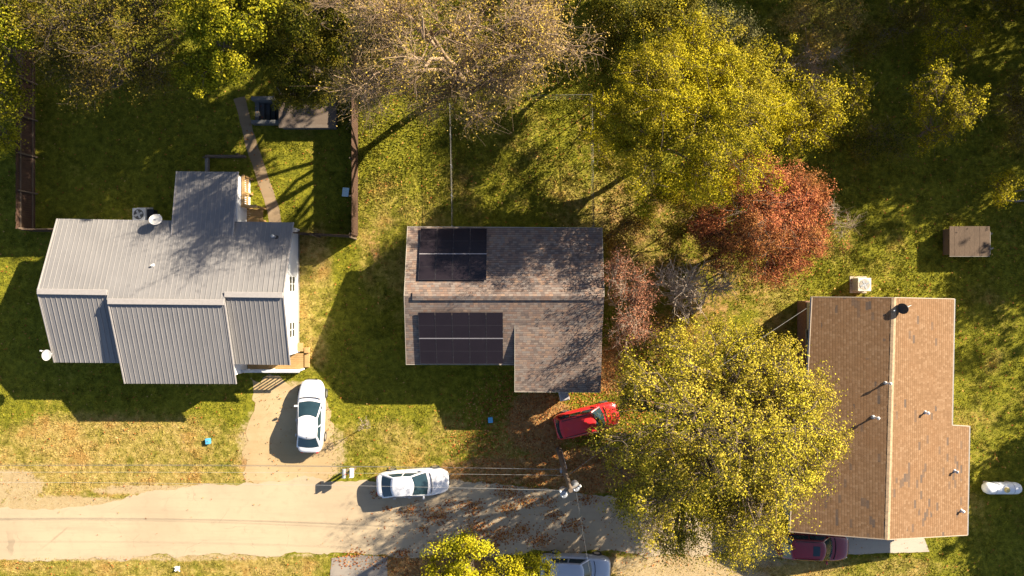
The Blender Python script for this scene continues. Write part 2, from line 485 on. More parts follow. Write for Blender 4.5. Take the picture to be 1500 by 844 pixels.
# grass blades
def blades(n, seed):
    r = np.random.default_rng(seed)
    x = r.uniform(-37, 37, n); y = r.uniform(-21.5, 22, n)
    # clumping
    cl = r.uniform(-37, 37, (9000, 1)); 
    k = r.integers(0, 9000, n); cy_ = r.uniform(-21.5, 22, 9000); rad = r.uniform(.1, .5, 9000)
    use = r.random(n) < .55
    x = np.where(use, cl[k, 0] + r.normal(0, 1, n)*rad[k], x); y = np.where(use, cy_[k] + r.normal(0, 1, n)*rad[k], y)
    bad = np.zeros(n, bool)
    for poly in (ROAD, SLAB, APRON): bad |= inpoly(x, y, px2(poly))
    edge = bad.copy()
    for poly in (H1, H2, H3): bad |= inpoly(x, y, px2(poly))
    bad |= inpoly(x, y, PATHPOLY)
    bad |= (x > PIT[0]-.25) & (x < -11.4) & (y > PIT[1]-.2) & (y < PIT[3]+.2)
    dv = inpoly(x, y, px2(DRIVE)); bad |= dv & (r.random(n) < .93)
    dry, dirt, lit = masks(x, y)
    bad |= r.random(n) < np.clip(dirt*1.05, 0, .96)
    bad |= r.random(n) < lit*.75
    ok = ~bad; x = x[ok]; y = y[ok]; n = len(x)
    px = x/.045+750; py = 422 - y/.045
    lush = np.clip((330-py)/60, 0, 1)*((px > 520) & (px < 900)) + .5*(px > 1080)*(py < 450)
    h = r.uniform(.03, .085, n)*(1 + .8*lush); w = r.uniform(.015, .038, n)*(1+.3*lush)
    a = r.uniform(0, 2*np.pi, n); lean = r.uniform(.3, 1.3, n)*h; b = r.uniform(0, 2*np.pi, n)
    p = np.stack([x, y, np.full(n, .0)], 1)
    u = np.stack([np.cos(a), np.sin(a), np.zeros(n)], 1)*w[:, None]
    tip = np.stack([np.cos(b)*lean, np.sin(b)*lean, h], 1)
    V = np.stack([p-u, p+u, p+tip], 1).reshape(-1, 3)
    F = np.arange(3*n).reshape(-1, 3)
    return V, F
V, F = blades(760000, 3)
me = np_mesh('grass', V, F)
for nm, v in zip(('dry', 'dirt', 'litter'), masks(V[:, 0], V[:, 1])):
    me.attributes.new(nm, 'FLOAT', 'POINT').data.foreach_set('value', (v*(.6 if nm != 'dry' else 1)).astype(np.float32))
tag(link('grass', me, blade_mat()), 'short autumn lawn grass growing across the yards', 'grass', kind='stuff')

def quads(p, size, nrm_up=.6, r=rng, flat=False, aspect=.6, outw=None):
    n = len(p)
    nr = r.normal(0, 1, (n, 3))*(.25 if flat else .42) + np.array([0, 0, nrm_up])
    if outw is not None: nr = nr + outw*.75
    nr /= np.linalg.norm(nr, axis=1, keepdims=True)
    t = r.normal(0, 1, (n, 3)); a = np.cross(nr, t); a /= np.linalg.norm(a, axis=1, keepdims=True)
    b = np.cross(nr, a)
    s = size*r.uniform(.6, 1.35, (n, 1))
    V = np.stack([p-a*s*.5, p+b*s*.5*aspect+a*s*.08, p+a*s*.5, p-b*s*.5*aspect+a*s*.08], 1).reshape(-1, 3)
    return V, np.arange(4*n).reshape(-1, 4)

# fallen leaves
def litter():
    r = np.random.default_rng(11)
    n = 130000
    x = r.uniform(-12, 16, n); y = r.uniform(-19.5, -4, n)
    px = x/.045+750; py = 422-y/.045
    dens = np.clip(blobs(x, y, [(800, 650, 130, 110, 1), (720, 770, 190, 50, .6), (940, 770, 160, 50, .5), (900, 560, 70, 90, .9), (560, 822, 90, 12, .7), (640, 820, 80, 40, .9)]), 0, 1)*np.where(inpoly(x, y, px2(ROAD)), .035, .22)
    for cx_, cy_, rr, am in [(555, 722, 16, 1), (568, 745, 9, 1), (600, 748, 20, .8), (640, 755, 30, .9), (700, 772, 30, .9), (745, 745, 22, .9), (765, 775, 20, .9), (690, 790, 40, .9),
                     (650, 800, 30, .9), (745, 720, 25, .8), (800, 735, 20, .8), (840, 770, 24, .7), (780, 705, 30, .7), (720, 800, 30, .8), (860, 730, 20, .7), (620, 775, 14, .7), (690, 742, 26, .8), (735, 785, 30, .9), (790, 790, 26, .8), (810, 755, 22, .7), (590, 812, 22, .9), (520, 812, 20, .7), (770, 735, 24, .8), (660, 735, 14, .6)]:
        dens = np.maximum(dens, am*np.exp(-(((px-cx_)/rr/.62)**2 + ((py-cy_)/rr*2.9)**2)))
    ok = (r.random(n) < dens) & ~inpoly(x, y, px2(H2))
    p1 = np.stack([x, y, np.full(n, .035)], 1)[ok]
    # thin scatter over every yard
    n2 = 7000; x = r.uniform(-36, 36, n2); y = r.uniform(-21, 20, n2)
    bad = np.zeros(n2, bool)
    for poly in (H1, H2, H3): bad |= inpoly(x, y, px2(poly))
    onroad = inpoly(x, y, px2(ROAD)) & (r.random(n2) < .93)
    p2 = np.stack([x, y, np.full(n2, .07)], 1)[~bad & ~onroad]
    p = np.concatenate([p1, p2]); p[:, 2] += r.uniform(0, .03, len(p))
    return quads(p, .115, 1.0, r, True)
V, F = litter()
tag(link('fallen_leaves', np_mesh('fallen_leaves', V, F), leafmat('fallen_leaf', [(0, (.13, .04, .012)), (.35, (.30, .085, .022)), (.7, (.42, .17, .045)), (1, (.48, .30, .10))], trans=.1)),
    'brown and orange fallen leaves scattered over the road and yards', 'leaves', kind='stuff')

# -------------------------------------------------------------------- trees
def seg_tubes(segs, sides=4):
    "segs: list of (p, q, r0, r1) -> vertices and quads of open prisms"
    A = np.array([s[0] for s in segs]); B = np.array([s[1] for s in segs])
    r0 = np.array([s[2] for s in segs]); r1 = np.array([s[3] for s in segs])
    d = B-A; ln = np.linalg.norm(d, axis=1, keepdims=True) + 1e-9; d = d/ln
    B = B + d*np.minimum(r1[:, None]*.6, ln*.2)
    ref = np.where(np.abs(d[:, 2:3]) < .9, np.array([[0, 0, 1.]]), np.array([[1., 0, 0]]))
    u = np.cross(d, ref); u /= np.linalg.norm(u, axis=1, keepdims=True); t = np.cross(d, u)
    n = len(A); V = np.zeros((n, 2, sides, 3))
    for k in range(sides):
        an = 2*np.pi*k/sides; o = np.cos(an)*u + np.sin(an)*t
        V[:, 0, k] = A + o*r0[:, None]; V[:, 1, k] = B + o*r1[:, None]
    base = (np.arange(n)*2*sides)[:, None]
    F = np.stack([np.stack([base[:, 0]+k, base[:, 0]+(k+1) % sides, base[:, 0]+sides+(k+1) % sides, base[:, 0]+sides+k], 1) for k in range(sides)], 1).reshape(-1, 4)
    return V.reshape(-1, 3), F

def curve(p, q, n, jit, r, bow=.1):
    p = np.asarray(p, float); q = np.asarray(q, float); L = np.linalg.norm(q-p)
    ts = np.linspace(0, 1, n+1)[:, None]
    off = r.normal(0, jit*L, 3); off2 = r.normal(0, jit*L*.5, 3)
    c = p + (q-p)*ts + np.sin(np.pi*ts)*off + np.sin(2*np.pi*ts)*off2
    c[:, 2] += (np.sin(np.pi*ts)*bow*L)[:, 0]
    return c

def limb(segs, p, q, n, r0, r1, jit, r, bow=.08):
    c = curve(p, q, n, jit, r, bow)
    rad = np.linspace(r0, r1, n+1)
    for i in range(n): segs.append((c[i], c[i+1], rad[i], rad[i+1]))
    return c

def LB(px, py, z, rpx, flat=.8):
    p = P(px, py, z); r = rpx*(H-z)/1000
    return (p[0], p[1], p[2], r, r*flat)

def tree(name, label, cat, base, lobes, leaf=0.122, nleaf=35000, mats=None, bark='bark_brown', trunk_r=.2, fork=.35, nsub=9, ncl=12,
         spread=.32, twigs=0, twig_len=.8, twig_r=.008, seed=1, group=None, up=.6, stems=1, aspect=.6, sub_r=.42, limb_r=.5, twig_curl=.25, leaders=0, clump=1.55):
    r = np.random.default_rng(seed)
    bx, by = base
    root = thing(name, label, cat, (bx, by, 0), group=group)
    O = np.array([bx, by, 0.])
    lob = [np.array(l) for l in lobes]
    cen = np.mean([l[:3] for l in lob], 0); top = max(l[2] for l in lob)
    segs = []; clusters = []; tw = []
    forks = []
    for s in range(stems):
        a = r.uniform(0, 6.28)
        f = np.array([bx, by, 0]) + (cen-np.array([bx, by, 0]))*fork*np.array([.55, .55, 1])
        b0 = np.array([bx, by, 0.])
        if stems > 1:
            b0 = b0 + .15*np.array([math.cos(a), math.sin(a), 0]); f = f + (.3+.25*fork*cen[2])*np.array([math.cos(a), math.sin(a), 0])
        b0[2] = -.05
        limb(segs, b0, f, 5, trunk_r*1.25, trunk_r*.8, .03, r, 0)
        forks.append(f)
    wts = np.array([l[3]**2 for l in lob]); wts = wts/wts.sum()
    for l, w in zip(lob, wts):
        f = forks[int(r.integers(0, len(forks)))]
        c = l[:3] - np.array([0, 0, l[4]*.45])
        lc = limb(segs, f, c, 6, trunk_r*limb_r*1.1, trunk_r*limb_r*.5, .07, r)
        for q_ in range(leaders):
            d = r.normal(0, 1, 3); d[2] = abs(d[2])*.6 + .55; d /= np.linalg.norm(d)
            e = l[:3] + d*np.array([l[3], l[3], l[4]])*1.08
            pl = limb(segs, lc[4], (lc[4]+e)/2 + r.normal(0, .25, 3), 5, .11, .085, .10, r)
            limb(segs, pl[-1], e, 6, .085, .025, .13, r)
        ns = max(3, int(nsub))
        for k in range(ns):
            d = r.normal(0, 1, 3); d[2] = d[2]*.8 + .35; d /= np.linalg.norm(d)
            rr = r.uniform(.55, .95)
            sc = l[:3] + d*np.array([l[3], l[3], l[4]])*rr
            p0 = lc[int(r.integers(3, 7))]
            bc = limb(segs, p0, sc, 5, trunk_r*limb_r*.38, trunk_r*limb_r*.13, .09, r)
            nc = max(3, int(ncl*(w*len(lob))**.5))
            for j in range(nc):
                q = sc + r.normal(0, 1, 3)*l[3]*sub_r*np.array([.62, .62, .45])
                q[2] = max(q[2], .3)
                p1 = bc[int(r.integers(2, 6))]
                limb(segs, p1, q, 3, max(trunk_r*limb_r*.12, twig_r*1.6), twig_r, .1, r)
                clusters.append((q, l[:3]*.6 + cen*.4 - np.array([0, 0, l[4]*.3]), q-p1))
    Q = np.array([c[0] for c in clusters]); D = np.array([c[2] for c in clusters]); CC = np.array([c[1] for c in clusters])
    V, F = seg_tubes([(a-O, b-O, x, y) for a, b, x, y in segs], 5)
    link('trunk', np_mesh('trunk', V, F, True), M[bark], root)
    if twigs:
        nt = len(Q)*twigs
        k = np.repeat(np.arange(len(Q)), twigs)
        dd = D[k]/(np.linalg.norm(D[k], axis=1, keepdims=True)+1e-6)
        dirn = dd*.7 + r.normal(0, .65, (nt, 3)) + np.array([0, 0, .25]); dirn /= np.linalg.norm(dirn, axis=1, keepdims=True)
        a = Q[k] - D[k]*r.uniform(0, .7, (nt, 1)); ln = twig_len*r.uniform(.4, 1.3, (nt, 1))
        mid = a + dirn*ln*.5 + r.normal(0, .06, (nt, 3))*twig_len
        end = a + dirn*ln + r.normal(0, twig_curl, (nt, 3))*ln
        s2 = [(a[i]-O, mid[i]-O, twig_r*1.2, twig_r) for i in range(nt)] + [(mid[i]-O, end[i]-O, twig_r, twig_r*.5) for i in range(nt)]
        V, F = seg_tubes(s2, 3)
        link('twigs', np_mesh('twigs', V, F), M[bark], root)
        Q = np.concatenate([Q, end[::2]]); CC = np.concatenate([CC, CC[k[::2]]])
    if nleaf:
        k = r.integers(0, len(Q), nleaf)
        # every bunch is a small leafy puff: denser on its shell, some bunches nearly bare
        sp = spread*clump*r.uniform(.55, 1.4, len(Q))
        dens = r.random(len(Q))**1.1; keep = r.random(nleaf) < .12 + .88*dens[k]
        k = k[keep]
        dr = r.normal(0, 1, (len(k), 3)); dr[:, 2] += .25; dr /= np.linalg.norm(dr, axis=1, keepdims=True)
        rad = np.where(r.random((len(k), 1)) < .15, r.uniform(1.0, 1.7, (len(k), 1)), r.uniform(.55, 1.05, (len(k), 1)))
        p = Q[k] + dr*rad*sp[k][:, None]*np.array([1, 1, .75])
        p[:, 2] = np.maximum(p[:, 2], .05)
        ow = p - CC[k]; ow /= np.linalg.norm(ow, axis=1, keepdims=True)+1e-6
        V, F = quads(p-O, leaf, up*.5, r, aspect=aspect, outw=ow*.55+dr*.85)
        link('crown', np_mesh('crown', V, F), mats, root)
    return root

Lf = {}
Lf['yellow'] = leafmat('golden_green_leaf', [(0, (.10, .09, .007)), (.3, (.24, .205, .011)), (.65, (.41, .34, .020)), (1, (.54, .43, .05))],
                       [(0, (.16, .11, .018)), (.6, (.34, .26, .02)), (1, (.46, .34, .06))], .4, .6)
Lf['olive'] = leafmat('olive_yellow_leaf', [(0, (.11, .10, .005)), (.4, (.29, .245, .006)), (.8, (.48, .39, .008)), (1, (.56, .44, .018))],
                      [(0, (.08, .075, .006)), (.5, (.20, .165, .010)), (1, (.32, .23, .025))], .2, .75)
Lf['green'] = leafmat('bright_green_leaf', [(0, (.05, .065, .004)), (.5, (.17, .175, .006)), (1, (.38, .33, .012))], [(0, (.14, .13, .006)), (1, (.44, .36, .02))], .5, .7)
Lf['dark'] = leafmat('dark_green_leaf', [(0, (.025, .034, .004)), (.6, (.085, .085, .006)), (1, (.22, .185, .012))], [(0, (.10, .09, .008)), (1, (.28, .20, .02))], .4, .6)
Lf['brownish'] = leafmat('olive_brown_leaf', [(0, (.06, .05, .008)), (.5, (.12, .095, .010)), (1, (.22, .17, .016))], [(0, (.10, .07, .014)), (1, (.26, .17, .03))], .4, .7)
Lf['tan'] = leafmat('tan_yellow_leaf', [(0, (.18, .115, .025)), (.5, (.33, .23, .035)), (1, (.46, .33, .05))], [(0, (.20, .13, .06)), (1, (.36, .245, .11))], .35, .6)
Lf['orange'] = leafmat('rust_brown_leaf', [(0, (.09, .045, .010)), (.5, (.24, .125, .022)), (1, (.38, .23, .03))], [(0, (.10, .08, .006)), (1, (.32, .25, .015))], .45, .7)
Lf['red'] = leafmat('brick_red_leaf', [(0, (.13, .034, .016)), (.45, (.34, .092, .040)), (.8, (.48, .155, .060)), (1, (.54, .26, .08))],
                    [(0, (.12, .045, .014)), (1, (.32, .15, .035))], .3, .8)
Lf['pink'] = leafmat('dusty_red_leaf', [(0, (.11, .04, .024)), (.5, (.24, .095, .055)), (1, (.35, .17, .09))], None)
Lf['lime'] = leafmat('lime_yellow_leaf', [(0, (.17, .165, .006)), (.5, (.42, .36, .010)), (1, (.60, .48, .02))], [(0, (.13, .15, .006)), (1, (.40, .38, .015))], .6, .6)

def at(px, py): return tuple(P(px, py)[:2])

# big golden tree over the road
tree('shade_tree', 'large golden green tree spreading over the road end, biggest crown below the houses', 'tree', at(1010, 610),
     [LB(1050, 640, 9.5, 95), LB(965, 600, 8.5, 78), LB(1135, 610, 8.5, 78), LB(1095, 715, 7.5, 76), LB(985, 715, 7.5, 74), LB(1185, 630, 6.5, 44),
      LB(938, 655, 7, 52), LB(1065, 545, 8, 52), LB(1000, 535, 6.5, 40), LB(1150, 565, 6.5, 46), LB(1065, 775, 5.5, 42), LB(915, 575, 5, 26), LB(975, 775, 5, 34),
      LB(1040, 700, 8.5, 60), LB(1140, 690, 6.5, 50),
      LB(1008, 742, 6.2, 36), LB(1045, 752, 6, 30), LB(1000, 792, 4.2, 24), LB(1078, 805, 4.6, 22), LB(1118, 765, 5.5, 28), LB(1206, 650, 6, 18), LB(1190, 580, 6, 20), LB(1140, 520, 6, 24), LB(985, 500, 5.6, 22), LB(928, 535, 5, 22), LB(918, 735, 4.4, 22), LB(1182, 700, 5.5, 18)],
     leaf=.112, nleaf=185000, mats=Lf['yellow'], bark='bark_brown', trunk_r=.36, fork=.3, limb_r=.58, nsub=9, ncl=6, spread=.27, sub_r=.42, twigs=4, twig_len=.8, twig_r=.009, seed=21)
# tall olive tree behind the solar house
tree('shade_tree', 'dense olive yellow tree, broad rounded crown above the red tree', 'tree', at(955, 235),
     [LB(1015, 150, 9, 88), LB(960, 205, 8, 66), LB(1062, 205, 7.5, 70), LB(1085, 120, 8, 58), LB(975, 115, 8.5, 66), LB(1035, 80, 7.5, 56), LB(925, 160, 7, 46),
      LB(1105, 165, 6.5, 40), LB(1040, 250, 6, 40), LB(905, 200, 5, 36), LB(1000, 200, 8, 60)],
     leaf=.098, nleaf=330000, mats=Lf['olive'], bark='bark_brown', trunk_r=.20, nsub=13, ncl=11, spread=.28, seed=33, up=.35, aspect=.5, sub_r=.42)
# big nearly bare tree
tree('bare_tree', 'huge half bare tan tree with pale branching limbs at the top edge', 'tree', (-3.2, 13.6),
     [LB(625, 50, 11, 85), LB(740, 45, 11, 85), LB(560, 105, 9.5, 66), LB(690, 125, 9, 60), LB(815, 45, 10, 62), LB(550, 20, 10, 70), LB(640, 140, 8.5, 42),
      LB(770, 105, 9, 56), LB(520, 130, 8, 30)],
     leaf=.10, nleaf=44000, mats=Lf['tan'], bark='bark_pale', trunk_r=.26, fork=.4, nsub=8, ncl=9, spread=.36, limb_r=.5, leaders=2, twigs=10, twig_len=1.0, twig_r=.008, seed=5)
# red tree
tree('red_tree', 'round brick red autumn tree beside the tan roofed house', 'tree', at(1085, 352),
     [LB(1115, 320, 5.6, 66), LB(1160, 325, 5, 46), LB(1105, 285, 5, 46), LB(1065, 350, 4.4, 40), LB(1155, 278, 5, 36), LB(1135, 372, 4.5, 36), LB(1040, 345, 3.6, 26), LB(1170, 365, 4.2, 30), LB(1180, 295, 4.4, 26)],
     leaf=0.092, nleaf=190000, mats=Lf['red'], bark='bark_brown', trunk_r=.17, nsub=12, ncl=11, spread=.26, seed=8, up=.35, aspect=.55, sub_r=.5)
tree('small_red_tree', 'thin dusty red small tree close to the solar house east wall', 'tree', at(893, 446),
     [LB(918, 415, 4.8, 26), LB(926, 462, 4.8, 28), LB(904, 392, 4.8, 18), LB(940, 440, 4, 22), LB(908, 490, 3.2, 18), LB(938, 485, 3, 16)],
     leaf=0.09, nleaf=16000, mats=Lf['pink'], bark='bark_grey', trunk_r=.09, nsub=6, ncl=7, spread=.28, twigs=2, twig_len=.6, seed=13)
tree('bare_shrub', 'leafless grey arching shrub between the red tree and golden tree', 'shrub', at(1000, 452),
     [LB(985, 420, 3.8, 28), LB(1020, 420, 3.6, 28), LB(1052, 418, 3.2, 22), LB(1005, 450, 3.0, 24)],
     nleaf=0, bark='bark_silver', trunk_r=.09, nsub=6, ncl=5, twigs=5, twig_len=.8, twig_r=.018, seed=14, stems=4, limb_r=.9)
sh = [('tangled pinkish brown undergrowth bush beside the leafless grey shrub', 985, 490, 2.0, [(970, 490, 2, 26), (1010, 500, 2, 26), (1000, 475, 1.6, 18)], 'orange', 3000),
      ('low olive bush at the north edge of the golden tree', 1075, 500, 2.4, [(1080, 505, 2.4, 28), (1045, 490, 2, 22), (1110, 515, 2.4, 20)], 'yellow', 4500),
      ('rusty brown bush nearest the north corner of the solar house', 915, 325, 2.5, [(915, 320, 2.2, 30), (900, 350, 1.8, 22), (945, 335, 2, 26)], 'orange', 8000),
      ('rusty olive bush below the olive tree crown', 960, 285, 3, [(955, 280, 3, 36), (925, 260, 2.5, 28), (990, 290, 3, 30)], 'olive', 14000),
      ('orange brown bush touching the west side of the red tree', 1010, 330, 3, [(1010, 320, 3, 32), (985, 345, 2.5, 24), (1030, 300, 3, 26)], 'orange', 10000),
      ('dark olive bush in the shade south of the red tree', 1060, 400, 2, [(1040, 395, 2, 26), (1080, 405, 2, 22), (980, 380, 1.8, 24)], 'brownish', 4000),
      ('olive bush at the chain link fence corner', 880, 160, 3, [(880, 165, 3, 24), (875, 205, 2.5, 18), (885, 240, 2.2, 18)], 'olive', 6000)]
for i, (lab, bx, by, hz, lb, mt, nl) in enumerate(sh):
    tree('bush', lab, 'bush', at(bx, by), [LB(*q) for q in lb], leaf=.095, nleaf=int(nl*1.6), mats=Lf[mt], bark='bark_brown', trunk_r=.06, nsub=6, ncl=8, spread=.3, twigs=1, twig_len=.5, seed=50+i, stems=3)
# north-west trees
tree('leafy_tree', 'bright yellow green tree at the left edge above the dark fence', 'tree', (-32.8, 12.5),
     [LB(5, 60, 8, 48), LB(20, 30, 8, 40), LB(-30, 110, 7.5, 60), LB(0, 150, 6, 34), LB(-20, 10, 8, 60), LB(0, 205, 4, 22)],
     leaf=0.122, nleaf=45500, mats=Lf['green'], trunk_r=.2, nsub=8, ncl=10, spread=.34, seed=61)
tree('leafy_tree', 'brownish twiggy tree with thin foliage behind the left yard', 'tree', (-24.0, 14.5),
     [LB(110, 40, 8, 58), LB(190, 70, 8, 60), LB(150, 115, 6.5, 42), LB(230, 20, 8, 46), LB(70, 20, 8, 42), LB(215, 120, 6, 34), LB(90, 90, 6.5, 36), LB(160, 5, 9, 50)],
     leaf=0.101, nleaf=56000, mats=Lf['brownish'], bark='bark_brown', trunk_r=.22, nsub=9, ncl=11, spread=.36, twigs=2, twig_len=.9, twig_r=.009, seed=62)
tree('leafy_tree', 'bright green bunchy tree hanging over the dark lawn', 'tree', (-18.2, 14.6),
     [LB(330, 55, 9, 44), LB(287, 100, 8, 30), LB(325, 105, 7.5, 32), LB(295, 20, 9, 42), LB(375, 25, 9, 40), LB(345, 0, 10, 50)],
     leaf=0.122, nleaf=56000, mats=Lf['green'], trunk_r=.2, nsub=8, ncl=6, spread=.27, sub_r=.34, seed=63)
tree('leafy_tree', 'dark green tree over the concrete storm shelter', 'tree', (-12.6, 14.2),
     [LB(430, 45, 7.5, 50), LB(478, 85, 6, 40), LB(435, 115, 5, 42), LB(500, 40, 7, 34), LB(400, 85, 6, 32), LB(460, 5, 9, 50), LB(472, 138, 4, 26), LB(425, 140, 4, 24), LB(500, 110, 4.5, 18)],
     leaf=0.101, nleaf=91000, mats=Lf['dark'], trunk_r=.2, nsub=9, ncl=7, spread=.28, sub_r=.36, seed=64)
tree('leafy_tree', 'dark green tree between the bare tree and the olive tree', 'tree', (6.6, 15.6),
     [LB(930, 5, 6, 40), LB(985, 15, 7, 32), LB(885, 20, 5, 28), LB(900, 65, 4, 22)],
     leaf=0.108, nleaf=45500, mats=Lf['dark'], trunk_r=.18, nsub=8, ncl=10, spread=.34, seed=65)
tree('bush', 'pale grey green bush at the top edge above the olive tree', 'bush', at(1040, 35), [LB(1045, 25, 3, 40), LB(1080, 40, 3, 30), LB(1010, 45, 3, 30)],
     leaf=0.086, nleaf=19250, mats=leafmat('pale_sage_leaf', [(0, (.12, .12, .035)), (1, (.32, .28, .10))]), trunk_r=.07, nsub=7, ncl=8, seed=66, stems=3)
tree('bush', 'yellow green bush right of the olive tree', 'bush', at(1190, 175), [LB(1185, 160, 3.6, 36), LB(1225, 155, 3.2, 34), LB(1160, 185, 3, 30), LB(1255, 135, 2.6, 20), LB(1210, 190, 2.6, 24)],
     leaf=0.108, nleaf=19250, mats=Lf['olive'], trunk_r=.08, nsub=7, ncl=9, seed=67, stems=3, twigs=1, twig_len=.6)
tree('bare_shrub', 'leafless grey brush right of the olive tree top', 'shrub', at(1165, 115), [LB(1175, 85, 2.6, 28), LB(1200, 80, 2.4, 26), LB(1185, 110, 2, 24)],
     nleaf=500, leaf=.13, mats=Lf['orange'], bark='bark_grey', trunk_r=.05, nsub=6, ncl=5, twigs=6, twig_len=.8, seed=68, stems=4)
tree('bush', 'golden bush among shadows at the top edge', 'bush', at(1195, 55), [LB(1205, 45, 3, 28), LB(1240, 15, 3, 26), LB(1180, 20, 3, 24)],
     leaf=0.108, nleaf=10500, mats=Lf['tan'], trunk_r=.06, nsub=6, ncl=7, seed=69, stems=3)
tree('small_tree', 'small gold tipped tree standing alone in the shaded yard', 'tree', at(1345, 200), [LB(1385, 128, 5.8, 24, .3), LB(1408, 158, 5.2, 24, .3), LB(1352, 168, 4.2, 18, .3), LB(1388, 192, 3.6, 16, .3), LB(1350, 145, 4.6, 16, .3), LB(1420, 145, 5.4, 14, .3), LB(1360, 205, 2.6, 16, .3)],
     leaf=0.094, nleaf=16625, mats=Lf['olive'], bark='bark_brown', trunk_r=.09, nsub=6, ncl=5, spread=.16, twigs=2, twig_len=.7, seed=70)
tree('bare_shrub', 'dry grey twigs at the east foot of the red tree', 'shrub', at(1213, 325), [LB(1225, 305, 1.8, 16), LB(1235, 330, 1.4, 16)],
     nleaf=0, bark='bark_grey', trunk_r=.03, nsub=5, ncl=4, twigs=5, twig_len=.7, seed=71, stems=3)
tree('leafy_tree', 'lime yellow tree at the bottom edge in front of the silver car', 'tree', at(690, 790),
     [LB(655, 815, 5, 34), LB(695, 825, 6, 38), LB(740, 842, 5, 32), LB(785, 845, 4.4, 26), LB(640, 850, 5, 30), LB(700, 880, 6, 50), LB(760, 880, 5.5, 40)],
     leaf=0.108, nleaf=73500, mats=Lf['lime'], trunk_r=.16, nsub=9, ncl=7, spread=.22, sub_r=.36, seed=72)
tree('sapling', 'thin bare sapling on the lawn right of the white driveway car', 'sapling', at(530, 628), [LB(533, 618, 2.3, 7), LB(539, 622, 1.8, 7), LB(530, 624, 1.5, 6)],
     nleaf=160, leaf=.1, mats=Lf['dark'], bark='bark_grey', trunk_r=.03, nsub=3, ncl=3, twigs=2, twig_len=.35, twig_r=.007, seed=73, spread=.14)
wd = [('low dark olive thicket at the top edge left of the bright corner grass', 1300, 45, [(1300, 40, 2.2, 30), (1335, 25, 2, 28), (1275, 70, 1.8, 22)], 'brownish', 7000),
      ('olive brush along the top edge above the gold tipped tree', 1390, 50, [(1390, 45, 2, 30), (1425, 60, 1.6, 26), (1370, 80, 1.5, 22)], 'olive', 6000),
      ('dark green shrub at the right edge level with the gold tipped tree', 1480, 165, [(1478, 160, 2.6, 28), (1495, 195, 2.4, 26), (1490, 130, 2, 22)], 'brownish', 7000),
      ('yellow leaved shrub beside the grey rail frame', 1465, 275, [(1462, 280, 1.6, 16), (1480, 268, 1.8, 14)], 'olive', 2600),
      ('shaded dark bush left of the gold tipped tree', 1285, 190, [(1285, 185, 2, 28), (1310, 215, 1.6, 22), (1260, 215, 1.6, 22)], 'dark', 6000),
      ('dark thicket in the top right corner', 1480, 20, [(1480, 15, 2.6, 34), (1455, -5, 3, 30)], 'dark', 6000)]
for i, (lab, bx, by, lb, mt, nl) in enumerate(wd):
    tree('bush', lab, 'bush', at(bx, by), [LB(*q) for q in lb], leaf=.10, nleaf=int(nl*1.5), mats=Lf[mt], bark='bark_brown', trunk_r=.05, nsub=6, ncl=7, spread=.28, twigs=1, twig_len=.5, seed=80+i, stems=3)
# tall trees just beyond the frame that shade the yards
far = [(38, 24, 13, 4.6), (47, 19, 15, 5), (30, 30, 14, 5), (44, 31, 14, 5), (55, 26, 15, 5.5), (18, 28, 14, 4.6), (50, 8, 12, 4.2), (38.5, 18.5, 12, 4), (33.5, 18.5, 11, 3.8), (27, 22, 11, 3.6), (43.5, 8.2, 9, 2.2),
       (0, 24.5, 13, 4.2), (-7, 21.6, 15, 3.8), (-14, 21.6, 16, 4.0), (-21, 22, 15, 4.0), (-28, 22, 14, 3.8), (42, -9, 7.5, 2.2), (40.5, -14.5, 6.5, 2.0), (49, -2, 10, 2.4)]
for i, (x, y, h, r_) in enumerate(far):
    lobes = [(x, y, h*.72, r_, r_*.8), (x+r_*.7, y-r_*.4, h*.6, r_*.7, r_*.6), (x-r_*.6, y+r_*.5, h*.58, r_*.7, r_*.6), (x-r_*.3, y-r_*.7, h*.52, r_*.6, r_*.5)]
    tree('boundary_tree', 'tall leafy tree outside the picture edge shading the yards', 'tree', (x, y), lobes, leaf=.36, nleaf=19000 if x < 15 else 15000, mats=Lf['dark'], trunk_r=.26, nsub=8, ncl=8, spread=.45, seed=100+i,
         group='tall trees just beyond the picture edge')

# ------------------------------------------------------------------- houses
def window_on(root, O, c, axis, w, h, face=1, frame='white', bars=True):
    "c centre on the wall, axis 0: wall faces x, 1: faces y"
    def bx(du0, du1, dz0, dz1, d0, d1):
        if axis == 0:
            a = (c[0]+min(d0*face, d1*face), c[1]+du0, c[2]+dz0); b = (c[0]+max(d0*face, d1*face), c[1]+du1, c[2]+dz1)
        else:
            a = (c[0]+du0, c[1]+min(d0*face, d1*face), c[2]+dz0); b = (c[0]+du1, c[1]+max(d0*face, d1*face), c[2]+dz1)
        return a, b
    g_ = MB(O); g_.box(*bx(-w/2, w/2, -h/2, h/2, .004, .02)); win = g_.build('window', M['glass'], root)
    f = MB(O); t = .07
    f.box(*bx(-w/2-t, w/2+t, h/2, h/2+t, .003, .06)); f.box(*bx(-w/2-t, w/2+t, -h/2-t, -h/2, .003, .07))
    f.box(*bx(-w/2-t, -w/2, -h/2, h/2, .003, .06)); f.box(*bx(w/2, w/2+t, -h/2, h/2, .003, .06))
    f.box(*bx(-w/2, w/2, -.03, .03, .022, .045))
    if bars:
        f.box(*bx(-.015, .015, -h/2, -.031, .022, .035)); f.box(*bx(-.015, .015, .031, h/2, .022, .035))
    f.build('frame', M[frame], win)
    return win

def slope_ribs(m, r0, r1, e0, e1, n, w=.034, h=.02, inset=.02):
    r0, r1, e0, e1 = (np.asarray(v, float) for v in (r0, r1, e0, e1))
    for i in range(n+1):
        t = inset + (1-2*inset)*i/n
        a = r0+(r1-r0)*t; b = e0+(e1-e0)*t; up = np.array([0, 0, h/2+.002])
        m.bar(a+up, b+up, w, h)

